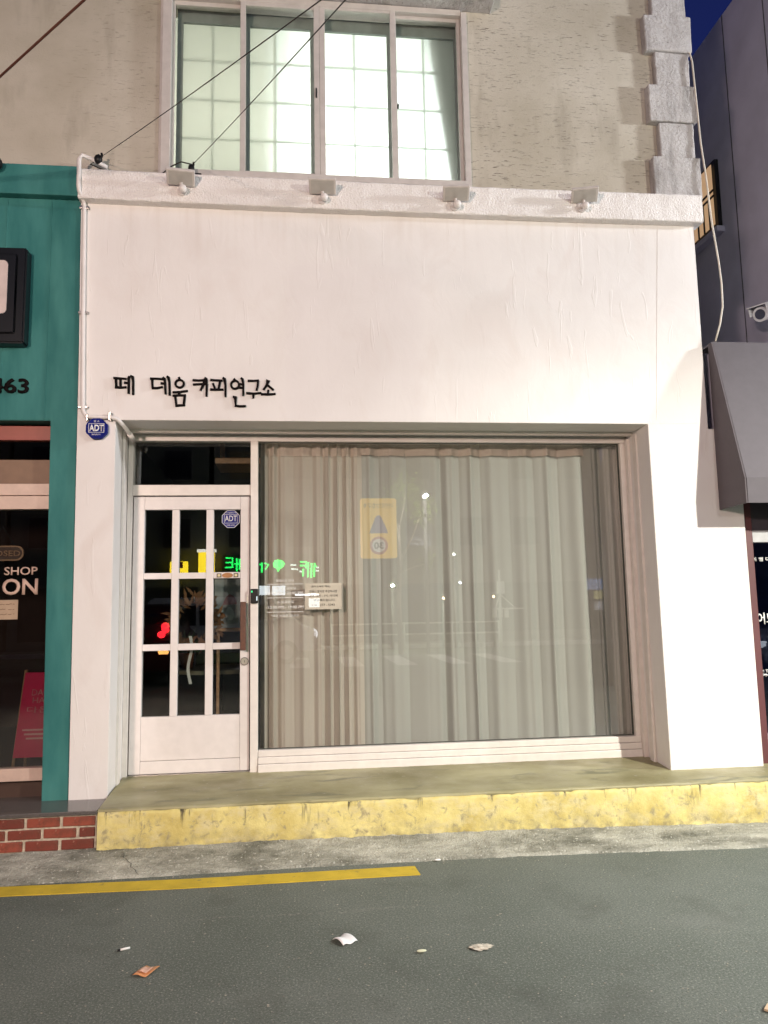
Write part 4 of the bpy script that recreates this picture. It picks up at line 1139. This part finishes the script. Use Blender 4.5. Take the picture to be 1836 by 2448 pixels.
# ------------------------------------------------------------------ the street behind, mirrored in the glass
POLE = plain('galvanised_pole', (.30, .31, .30), .45, .6)
def street_lamp(L, label, pole, globe=False, group='street lamps'):
    o = empty('street_lamp', (pole[0], pole[1], 0)); tag(o, label, 'street lamp', group)
    p = Vector(L['p'])
    tube('pole', [(pole[0], pole[1], 0), (pole[0], pole[1], p.z+.12)], .075, POLE, o, 12, .05)
    tube('base', [(pole[0], pole[1], 0), (pole[0], pole[1], .25)], .13, POLE, o, 12)
    tube('arm', [(pole[0], pole[1], p.z+.08), (pole[0]+(p.x-pole[0])*.5, pole[1]+(p.y-pole[1])*.5, p.z+.16), (p.x, p.y, p.z+.13)], .03, POLE, o, 8)
    aim = (Vector(L['aim'])-p).normalized()
    lm = glow('lens_%.2f' % L['col'][2], L['col'], L.get('glow', 25))
    if globe:
        ball('lens', p+Vector((0, 0, .0)), .14, lm, o)
        ball('cap', p+Vector((0, 0, .13)), .10, POLE, o, sz=.5)
        li = bpy.data.lights.new('lamp_light', 'AREA')
    else:
        box('head', p.x-.22, p.x+.22, p.y-.13, p.y+.13, p.z+.06, p.z+.15, POLE, o, .02)
        box('lens', p.x-.16, p.x+.16, p.y-.09, p.y+.09, p.z+.045, p.z+.0595, lm, o, .003)
        li = bpy.data.lights.new('lamp_light', 'AREA')
    if L.get('point'): li.type = 'POINT'; li = bpy.data.lights[li.name]; li.shadow_soft_size = L['size']/2
    else: li.shape = 'DISK'; li.size = L['size']
    li.energy = L['e']; li.color = L['col']
    lo = bpy.data.objects.new('lamp_light', li); COL.objects.link(lo); lo.parent = o
    lo.location = p+aim*(.16 if globe else .03)-Vector((0, 0, .15 if L.get('point') else .0 if globe else .01))
    lo.rotation_euler = aim.to_track_quat('-Z', 'Y').to_euler()
    if L.get('spot'):
        sl = bpy.data.lights.new('lamp_beam', 'SPOT'); sl.energy = L['spot']; sl.color = L['col']; sl.spot_size = R(56); sl.spot_blend = 1.0; sl.shadow_soft_size = .09
        so = bpy.data.objects.new('lamp_beam', sl); COL.objects.link(so); so.parent = o; so.location = p+Vector((0, .02, -.03))
        so.rotation_euler = (Vector(L['spot_aim'])-p).to_track_quat('-Z', 'Y').to_euler()
    rebase(o)
    return o
street_lamp(KEY, 'white street lamp across the lane at the right', (6.6, -6.8))
street_lamp(GRAZE, 'street lamp further along the shop fronts to the right', (9.5, -2.3))
street_lamp(WARM, 'warm globe lamp across the lane at the left', (-3.3, -8.7), True)

# school zone sign; emission in its paints stands in for light falling on it
ss = empty('school_zone_sign', (1.46, -7.4, 0)); tag(ss, 'yellow school zone sign with a 30 speed limit, mirrored in the shop window', 'sign')
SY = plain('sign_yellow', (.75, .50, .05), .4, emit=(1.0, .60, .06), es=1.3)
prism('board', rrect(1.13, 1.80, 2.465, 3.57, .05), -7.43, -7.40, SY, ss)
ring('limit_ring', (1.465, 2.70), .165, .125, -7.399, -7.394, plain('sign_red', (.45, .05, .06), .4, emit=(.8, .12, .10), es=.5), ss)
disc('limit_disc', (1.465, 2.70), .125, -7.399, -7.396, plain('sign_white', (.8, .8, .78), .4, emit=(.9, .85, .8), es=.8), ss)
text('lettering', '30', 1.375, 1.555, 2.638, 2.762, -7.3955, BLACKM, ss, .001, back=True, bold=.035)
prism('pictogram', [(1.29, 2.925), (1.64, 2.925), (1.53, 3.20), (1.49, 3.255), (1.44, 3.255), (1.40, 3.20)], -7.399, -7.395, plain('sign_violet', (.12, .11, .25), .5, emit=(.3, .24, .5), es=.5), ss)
text('lettering', '어린이보호구역', 1.20, 1.73, 3.38, 3.48, -7.3985, BLACKM, ss, .001, back=True)
tube('pole', [(1.465, -7.47, 0), (1.465, -7.47, 3.6)], .035, POLE, ss, 10)
box('clamp', 1.40, 1.53, -7.51, -7.431, 2.75, 2.79, POLE, ss, .003); box('clamp', 1.40, 1.53, -7.51, -7.431, 3.2, 3.24, POLE, ss, .003)
rebase(ss)

# far pavement and the shops beyond
FAR = -25.0
struct(box('pavement', -60, 60, -29.8, FAR+2.2, .0, .14, plain('far_paving', (.22, .21, .19), .8), bev=0))
def far_building(x0, x1, h, col, label, lit):
    o = empty('far_building', ((x0+x1)/2, FAR-3, .14)); tag(o, label, 'building', 'shops across the road')
    wm = plain('far_wall_%d' % int(x0*10), col, .8, var=.12, scale=1.2)
    box('wall', x0, x1, FAR-5, FAR, .14, h, wm, o, 0)
    box('parapet', x0-.05, x1+.05, FAR-.3, FAR+.08, h, h+.25, wm, o, .02)
    box('shop_front', x0+.4, x1-.4, FAR, FAR+.03, .5, 2.5, plain('far_glass', (.03, .035, .04), .15), o, 0)
    nwin = int((x1-x0)/2.2)
    for fl in range(int((h-3.2)//2.8)):
        for k in range(nwin):
            xc = x0+(x1-x0)*(k+.5)/nwin; z = 4.0+2.8*fl
            on = (k+fl*2+lit) % 4 == 0
            wd = box('window', xc-.6, xc+.6, FAR, FAR+.05, z, z+1.3, plain('far_frame', (.12, .12, .12), .5), o, 0)
            box('pane', xc-.53, xc+.53, FAR+.051, FAR+.06, z+.07, z+1.23, glow('far_lit', (1.0, .8, .5), .02) if on else plain('far_dark', (.02, .022, .03), .1), wd, 0)
    rebase(o); return o
for a in ((-22, -11.2, 11.0, (.16, .14, .12), 'brown low building far across the road on the left', 1), (-11, -3.6, 13.5, (.10, .11, .10), 'dark building behind the yellow box signs across the road', 3),
          (-3.4, 3.6, 12.5, (.13, .13, .12), 'grey building carrying the green letter sign across the road', 2), (3.8, 13, 9.2, (.15, .14, .13), 'tan building across the road behind the crossing', 5), (13.2, 26, 7.5, (.12, .12, .13), 'slate building far across the road on the right', 0)):
    far_building(*a)
# green illuminated lettering with a leaf emblem
gs = empty('green_sign', (-1.2, FAR+.2, 3)); tag(gs, 'green illuminated letter sign with a leaf emblem, mirrored beside the door', 'sign')
GG = glow('green_neon', (.02, .85, .12), 11.0); GW = glow('white_neon', (.75, .95, .85), 6.0)
gyr = FAR+.25
def gp(px, py): 
    q = mir(px, py, gyr); return (q.x, q.z)
def gstroke(pts, m=GG, r=.034):
    P = [Vector((gp(*p)[0], gyr, gp(*p)[1])) for p in pts]
    tube('letter_stroke', P, r, m, gs, 6)
for s in ([(540, 1334), (556, 1334), (556, 1357)], [(540, 1345), (555, 1345)], [(538, 1357), (557, 1356)], [(566, 1335), (566, 1366)], [(573, 1336), (573, 1362)], [(560, 1348), (575, 1349)],
          [(604, 1343), (618, 1344), (611, 1352)], [(626, 1345), (626, 1369)], [(632, 1346), (642, 1350), (634, 1362)], [(618, 1350), (626, 1350)],
          [(717, 1343), (732, 1343), (732, 1358)], [(717, 1352), (730, 1352)], [(725, 1360), (724, 1378)], [(737, 1344), (736, 1380)], [(745, 1346), (744, 1381)], [(752, 1346), (751, 1379)], [(754, 1352), (757, 1356)]):
    gstroke(s)
for s in ([(694, 1350), (708, 1351)], [(696, 1360), (712, 1361)], [(756, 1356), (762, 1357)], [(716, 1366), (722, 1367)], [(755, 1364), (762, 1365)]): gstroke(s, GW, .035)
lp = [(665, 1338), (657, 1340), (652, 1347), (654, 1355), (661, 1360), (665, 1368), (669, 1360), (678, 1355), (681, 1347), (675, 1340)]
prism('leaf_emblem', [gp(*p) for p in lp], gyr-.04, gyr+.04, GG, gs)
e0 = mir(530, 1400, gyr); e1_ = mir(770, 1325, gyr)
box('sign_board', e0.x, e1_.x, FAR+.085, FAR+.17, e0.z+.3, e1_.z, plain('sign_board_dark', (.03, .035, .03), .5), gs, .01)
rebase(gs)
def box_sign(px0, px1, py0, py1, label, top):
    o = empty('box_sign', (mir((px0+px1)/2, py1, FAR+.6).x, FAR+.6, mir(px0, py1, FAR+.6).z)); tag(o, label, 'sign', 'yellow box signs across the road')
    a, b = mir(px0, py1, FAR+.6), mir(px1, py0, FAR+.6)
    box('light_box', a.x, b.x, FAR+.42, FAR+.62, a.z, b.z, glow('sign_box_yellow', (1.0, .72, .03), 9), o, .03)
    box('bracket', (a.x+b.x)/2-.05, (a.x+b.x)/2+.05, FAR+.0, FAR+.42, (a.z+b.z)/2-.05, (a.z+b.z)/2+.05, POLE, o, 0)
    if top: box('top_light', a.x-.05, b.x+.05, FAR+.40, FAR+.64, b.z+.005, b.z+.12, glow('sign_box_white', (1, .95, .85), 6), o, .01)
    else: box('mark', a.x+.35, a.x+.5, FAR+.621, FAR+.63, a.z+.2, a.z+.45, plain('sign_mark_red', (.4, .05, .03), .5), o, 0)
    rebase(o)
box_sign(406, 449, 1342, 1371, 'small square yellow lit sign mirrored in the door', False)
box_sign(474, 513, 1320, 1371, 'tall yellow lit sign with white top mirrored in the door', True)

# cars mirrored in the glass
TYRE = plain('tyre_rubber', (.02, .02, .02), .8); RIM = plain('wheel_rim', (.4, .4, .42), .3, .9)
CGL = plain('car_glass', (.015, .018, .022), .05)
def car(name, label, cat, loc, rotz, paint, prof, win, wd, wheels, wr_, lights):
    """side profile in (length, height) extruded across; length axis = local x, front at +x"""
    o = empty(name, loc); o.rotation_euler = (0, 0, rotz); tag(o, label, cat)
    bm = bmesh.new()
    a = [bm.verts.new((p[0], -wd/2*(1-.10*max(0, p[1]-.95)), p[1])) for p in prof]; b = [bm.verts.new((p[0], wd/2*(1-.10*max(0, p[1]-.95)), p[1])) for p in prof]
    bm.faces.new(a); bm.faces.new(list(reversed(b)))
    n = len(prof)
    for i in range(n): bm.faces.new((a[i], b[i], b[(i+1) % n], a[(i+1) % n]))
    bmesh.ops.recalc_face_normals(bm, faces=bm.faces)
    bmesh.ops.bevel(bm, geom=list(bm.edges), offset=.05, segments=2, affect='EDGES', clamp_overlap=True)
    bm_obj('body', bm, paint, o)
    for s in (-1, 1):
        for wp_ in win:
            pts = [(p[0], p[1]) for p in wp_]
            yv = s*(wd/2*(1-.10*max(0, sum(p[1] for p in wp_)/len(wp_)-.95))+.006)
            prism('side_window', pts, min(yv, yv-s*.02), max(yv, yv-s*.02), CGL, o)
    for x in wheels:
        for s in (-1, 1):
            w_ = disc('wheel', (x, wr_), wr_, s*wd/2-s*.16 if s > 0 else -wd/2-.01, wd/2+.01 if s > 0 else -wd/2+.16, TYRE, o, 24)
            disc('rim', (x, wr_), wr_*.62, s*(wd/2+.011) if s > 0 else -wd/2-.016, wd/2+.016 if s > 0 else -wd/2-.011, RIM, w_, 16)
    for nm, x0, x1, y0, y1, z0, z1, m in lights:
        box(nm, x0, x1, y0, y1, z0, z1, m, o, min(x1-x0, y1-y0, z1-z0)*.42)
    return o
TAIL = glow('tail_red', (1.0, .02, .03), 16); TAILA = glow('tail_amber', (1.0, .45, .12), 12); HEAD = glow('head_white', (.9, .95, 1.0), 4)
suv_prof = [(-2.2, .32), (-2.25, .62), (-2.22, 1.0), (-2.12, 1.25), (-1.85, 1.68), (-1.5, 1.74), (.1, 1.72), (.75, 1.18), (1.9, 1.02), (2.2, .85), (2.22, .35)]
suv_win = [[(-1.9, 1.15), (-1.72, 1.58), (-.75, 1.62), (-.75, 1.12)], [(-.68, 1.12), (-.68, 1.62), (.02, 1.60), (.50, 1.15)]]
q = mir(308, 1495, -10.4)
car('parked_car', 'dark red car with lit tail lights mirrored in the left door panes', 'car', (q.x, -12.6, 0), R(-90), plain('dark_red_paint', (.07, .012, .014), .25),
    suv_prof, suv_win, 1.8, (-1.4, 1.4), .34,
    [('tail_light', -2.27, -2.12, -.86, -.70, 1.02, 1.34, TAIL), ('tail_light', -2.28, -2.13, .68, .84, 1.12, 1.34, TAIL), ('tail_light', -2.275, -2.14, .60, .76, 1.02, 1.16, TAIL),  ('reflector', -2.275, -2.2, -.84, -.62, .68, .80, TAILA), ('reflector', -2.275, -2.2, .62, .84, .68, .80, TAILA),
     ('rear_window', -2.10, -1.95, -.62, .62, 1.28, 1.52, CGL), ('number_plate', -2.275, -2.24, -.26, .26, .72, .84, WLETTER)])
van_prof = [(-2.4, .35), (-2.45, .7), (-2.42, 1.75), (-2.25, 1.95), (.9, 1.95), (1.35, 1.80), (1.95, 1.12), (2.4, .95), (2.45, .4)]
van_win = [[(-2.2, 1.15), (-2.2, 1.70), (-1.0, 1.72), (-1.0, 1.15)], [(-.9, 1.15), (-.9, 1.72), (.2, 1.72), (.2, 1.15)], [(.3, 1.15), (.3, 1.72), (.95, 1.72), (1.55, 1.15)]]
car('parked_van', 'white van parked side on with headlights lit, mirrored beside the opening hours', 'van', (mir(752, 1440, -17).x-2.4, -17, 0), 0, plain('white_van_paint', (.62, .63, .62), .25),
    van_prof, van_win, 1.8, (-1.5, 1.55), .34,
    [('headlight', 2.30, 2.47, -.85, -.55, .72, .95, HEAD), ('headlight', 2.30, 2.47, .55, .85, .72, .95, HEAD), ('bumper', 2.30, 2.50, -.86, .86, .40, .60, BLACK), ('windscreen', 1.45, 1.62, -.7, .7, 1.3, 1.62, CGL), ('tail_light', -2.47, -2.38, .7, .88, .9, 1.3, plain('tail_off', (.3, .02, .02), .3)), ('tail_light', -2.47, -2.38, -.88, -.7, .9, 1.3, plain('tail_off', (.3, .02, .02), .3))])
# distant lamps
def far_lamp(px, py, yr, label, col, s, power=0, rad=.055):
    q = mir(px, py, yr)
    o = empty('far_street_lamp', (q.x, yr, 0)); tag(o, label, 'street lamp', 'distant lamps down the road')
    tube('pole', [(q.x, yr, 0), (q.x, yr, q.z-.1)], .06, POLE, o, 8)
    ball('lens', (q.x, yr, q.z), rad, glow('far_lens_%s' % label[:9], col, s), o)
    ball('cap', (q.x, yr, q.z+.12), .10, POLE, o, sz=.5)
    if power:
        li = bpy.data.lights.new('lamp_light', 'POINT'); li.energy = power; li.color = col; li.shadow_soft_size = .04
        lo = bpy.data.objects.new('lamp_light', li); COL.objects.link(lo); lo.parent = o; lo.location = (q.x, yr+.3, q.z)
    rebase(o)
far_lamp(1015, 1187, -19.0, 'tall white lamp mirrored high in the middle of the shop window', (1, .95, .9), 34, 1300, .075)
far_lamp(1085, 1325, -22.4, 'white lamp mirrored in mid window right of the school sign', (.95, 1, .9), 22)
far_lamp(937, 1400, -22.2, 'greenish lamp mirrored just right of the school sign pole', (.9, 1, .75), 34, 600, .06)
far_lamp(1060, 1430, -22.0, 'low warm lamp mirrored near the crossing', (1, .75, .5), 16)
far_lamp(1180, 1426, -22.3, 'low orange lamp mirrored in the right half of the shop window', (1, .72, .45), 16)
far_lamp(1100, 1393, -22.6, 'bluish lamp mirrored above the crossing', (.85, .92, 1), 20)
# blue banner on a post, right
bn = empty('banner_post', (5.95, -8, 0)); tag(bn, 'post with blue banner and small notices mirrored at the right of the window', 'sign')
a, b = mir(1402, 1410, -8), mir(1440, 1383, -8)
tube('post', [(b.x+.06, -8.03, 0), (b.x+.06, -8.03, 3.0)], .06, POLE, bn, 10)
box('banner', a.x, b.x, -8.0, -7.985, a.z, b.z, plain('banner_blue', (.20, .32, .62), .5), bn, .002)
a, b = mir(1420, 1432, -8), mir(1440, 1412, -8); box('notice', a.x, b.x, -8.0, -7.985, a.z, b.z, plain('banner_yellow', (.6, .55, .2), .5), bn, .002)
a, b = mir(1421, 1458, -8), mir(1441, 1438, -8); box('notice', a.x, b.x, -8.0, -7.985, a.z, b.z, plain('banner_pale', (.55, .55, .6), .5), bn, .002)
rebase(bn)

# lit shop front across the road, mirrored beside the door
lsf = empty('lit_shop_window', (mir(650, 1410, FAR+.3).x, FAR+.3, .14)); tag(lsf, 'bright white lit shop window mirrored just right of the door post', 'window')
for k, (p0, p1) in enumerate(((612, 645), (650, 682))):
    a, b = mir(p0, 1423, FAR+.3), mir(p1, 1400, FAR+.3)
    box('lit_pane', a.x, b.x, FAR+.20, FAR+.24, a.z, b.z, glow('shop_white', (.85, .95, 1.0), 5.0), lsf, 0)
a, b = mir(606, 1428, FAR+.3), mir(690, 1395, FAR+.3)
box('frame', a.x, b.x, FAR+.10, FAR+.19, .5, b.z, plain('shop_frame_dark', (.05, .05, .05), .5), lsf, 0)
a, b = mir(705, 1424, FAR+.3), mir(762, 1420, FAR+.3)
box('tube_lamp', a.x, b.x, FAR+.20, FAR+.26, a.z, a.z+.07, glow('tube_white', (.9, .97, 1.0), 9.0), lsf, .01)
a, b = mir(738, 1452, FAR+.3), mir(764, 1424, FAR+.3)
box('lit_pane', a.x, b.x, FAR+.20, FAR+.24, a.z, b.z-.1, glow('shop_white2', (.9, .97, 1.0), 4.0), lsf, 0)
rebase(lsf)

# street tree beside the school sign: bare pale branches lit by the tall lamp
BARK = plain('pale_bark', (.42, .38, .30), .8, var=.3, scale=20)
LEAFL = plain('lamp_lit_leaf', (.16, .22, .06), .5, var=.4)
tree = empty('street_tree', (mir(957, 1460, -19.4).x, -19.4, 0)); tag(tree, 'thin street tree under the tall lamp, mirrored right of the school sign', 'tree')
tx = mir(957, 1460, -19.4).x
tube('trunk', [(tx, -19.4, 0), (tx-.05, -19.4, 1.6), (tx+.02, -19.4, 3.2), (tx+.0, -19.4, 4.4)], .10, BARK, tree, 10, .05)
def limb(a, b, r): tube('limb', [a, (Vector(a)+Vector(b))/2+Vector((.06, .05, .05)), b], r, BARK, tree, 6, r*.4)
limb((tx, -19.4, 3.0), (tx+.75, -19.2, 4.7), .05); limb((tx, -19.4, 3.6), (tx-.35, -19.5, 5.2), .045); limb((tx, -19.4, 4.3), (tx+.25, -19.4, 5.5), .045); limb((tx, -19.4, 2.7), (tx+.9, -19.3, 3.0), .04)
bm = bmesh.new()
for k in range(900):
    cl = random.choice([(tx+.9, -19.5, 5.0, .42), (tx-.35, -19.5, 5.3, .5), (tx+.3, -19.4, 5.7, .5), (tx+.75, -19.2, 4.6, .35), (tx+.95, -19.3, 3.1, .3)])
    c0 = Vector((random.gauss(cl[0], cl[3]*.5), random.gauss(cl[1], cl[3]*.5), random.gauss(cl[2], cl[3]*.5)))
    d = Vector((random.uniform(-1, 1), random.uniform(-1, 1), random.uniform(-1, 1))).normalized(); n_ = d.orthogonal().normalized(); l = random.uniform(.07, .13)
    bm.faces.new([bm.verts.new(c0), bm.verts.new(c0+d*l*.5+n_*l*.3), bm.verts.new(c0+d*l), bm.verts.new(c0+d*l*.5-n_*l*.3)])
bm_obj('crown', bm, LEAFL, tree)
rebase(tree)
# white signal mast with stays, mirrored right of the crossing
mp_ = mir(1197, 1480, -20.6); mast = empty('stayed_mast', (mp_.x, -20.6, 0)); tag(mast, 'pale mast with two stays and small boxes mirrored right of the lamps', 'mast')
PALE = plain('pale_mast', (.70, .74, .66), .5)
tz = mir(1195, 1362, -20.6).z; mz = mir(1197, 1420, -20.6).z; bz = mir(1197, 1455, -20.6).z
tube('pole', [(mp_.x, -20.6, 0), (mp_.x, -20.6, tz)], .06, PALE, mast, 8, .04)
for px in (1183, 1232):
    e = mir(px, 1455, -20.6); tube('stay', [(mp_.x, -20.6, mz), (e.x, -20.55, bz)], .025, PALE, mast, 6)
box('cross_arm', mir(1178, 1455, -20.6).x, mir(1250, 1455, -20.6).x, -20.58, -20.52, bz-.03, bz+.03, PALE, mast, .005)
for px in (1182, 1196, 1210): 
    e = mir(px, 1468, -20.6); box('hanging_box', e.x-.07, e.x+.07, -20.62, -20.50, e.z-.12, bz-.035, PALE, mast, .01)
box('cabinet', mp_.x-.13, mp_.x+.13, -20.54, -20.38, mz, mz+.45, PALE, mast, .02)
rebase(mast)
# kerbs and a low rail over there catch the light
struct(box('kerb', -60, 60, FAR+2.2, FAR+2.45, .0, .16, plain('pale_kerb', (.55, .54, .50), .7), bev=.02))
rail = empty('guard_rail', (3.5, FAR+2.9, 0)); tag(rail, 'white pedestrian guard rail mirrored low in the middle of the window', 'railing')
for z in (.55, .95): tube('rail', [(1.2, FAR+2.9, z), (7.5, FAR+2.9, z)], .03, PALE, rail, 8)
for k in range(8): tube('post', [(1.2+.9*k, FAR+2.9, .0), (1.2+.9*k, FAR+2.9, 1.0)], .035, PALE, rail, 8)
rebase(rail)

# silver car further right, mirrored in the low shop's glass
def mir2(px, py, yr):
    q = at(px, py, .266-yr); return Vector((q.x, yr, q.z))
sed_prof = [(-2.2, .32), (-2.25, .62), (-2.18, .92), (-1.75, 1.0), (-1.15, 1.40), (.15, 1.43), (.95, .98), (1.9, .86), (2.2, .70), (2.22, .34)]
sed_win = [[(-1.45, 1.02), (-1.08, 1.33), (-.55, 1.36), (-.55, 1.0)], [(-.48, 1.0), (-.48, 1.36), (.10, 1.36), (.72, 1.0)]]
xh = mir2(1812, 1540, -9.0).x
car('silver_car', 'silver car parked side on, mirrored in the glass at the right edge', 'car', (xh+2.2, -9.6, 0), R(180), plain('silver_paint', (.42, .44, .50), .25), sed_prof, sed_win, 1.75, (-1.35, 1.4), .32,
    [('headlight', 2.06, 2.235, -.80, -.45, .62, .76, HEAD), ('headlight', 2.06, 2.235, .45, .80, .62, .76, plain('lamp_off', (.6, .6, .6), .2)), ('bumper', 2.05, 2.26, -.80, .80, .36, .52, BLACK), ('tail_light', -2.25, -2.12, .5, .82, .72, .88, plain('tail_off', (.3, .02, .02), .3)), ('tail_light', -2.25, -2.12, -.82, -.5, .72, .88, plain('tail_off', (.3, .02, .02), .3))])
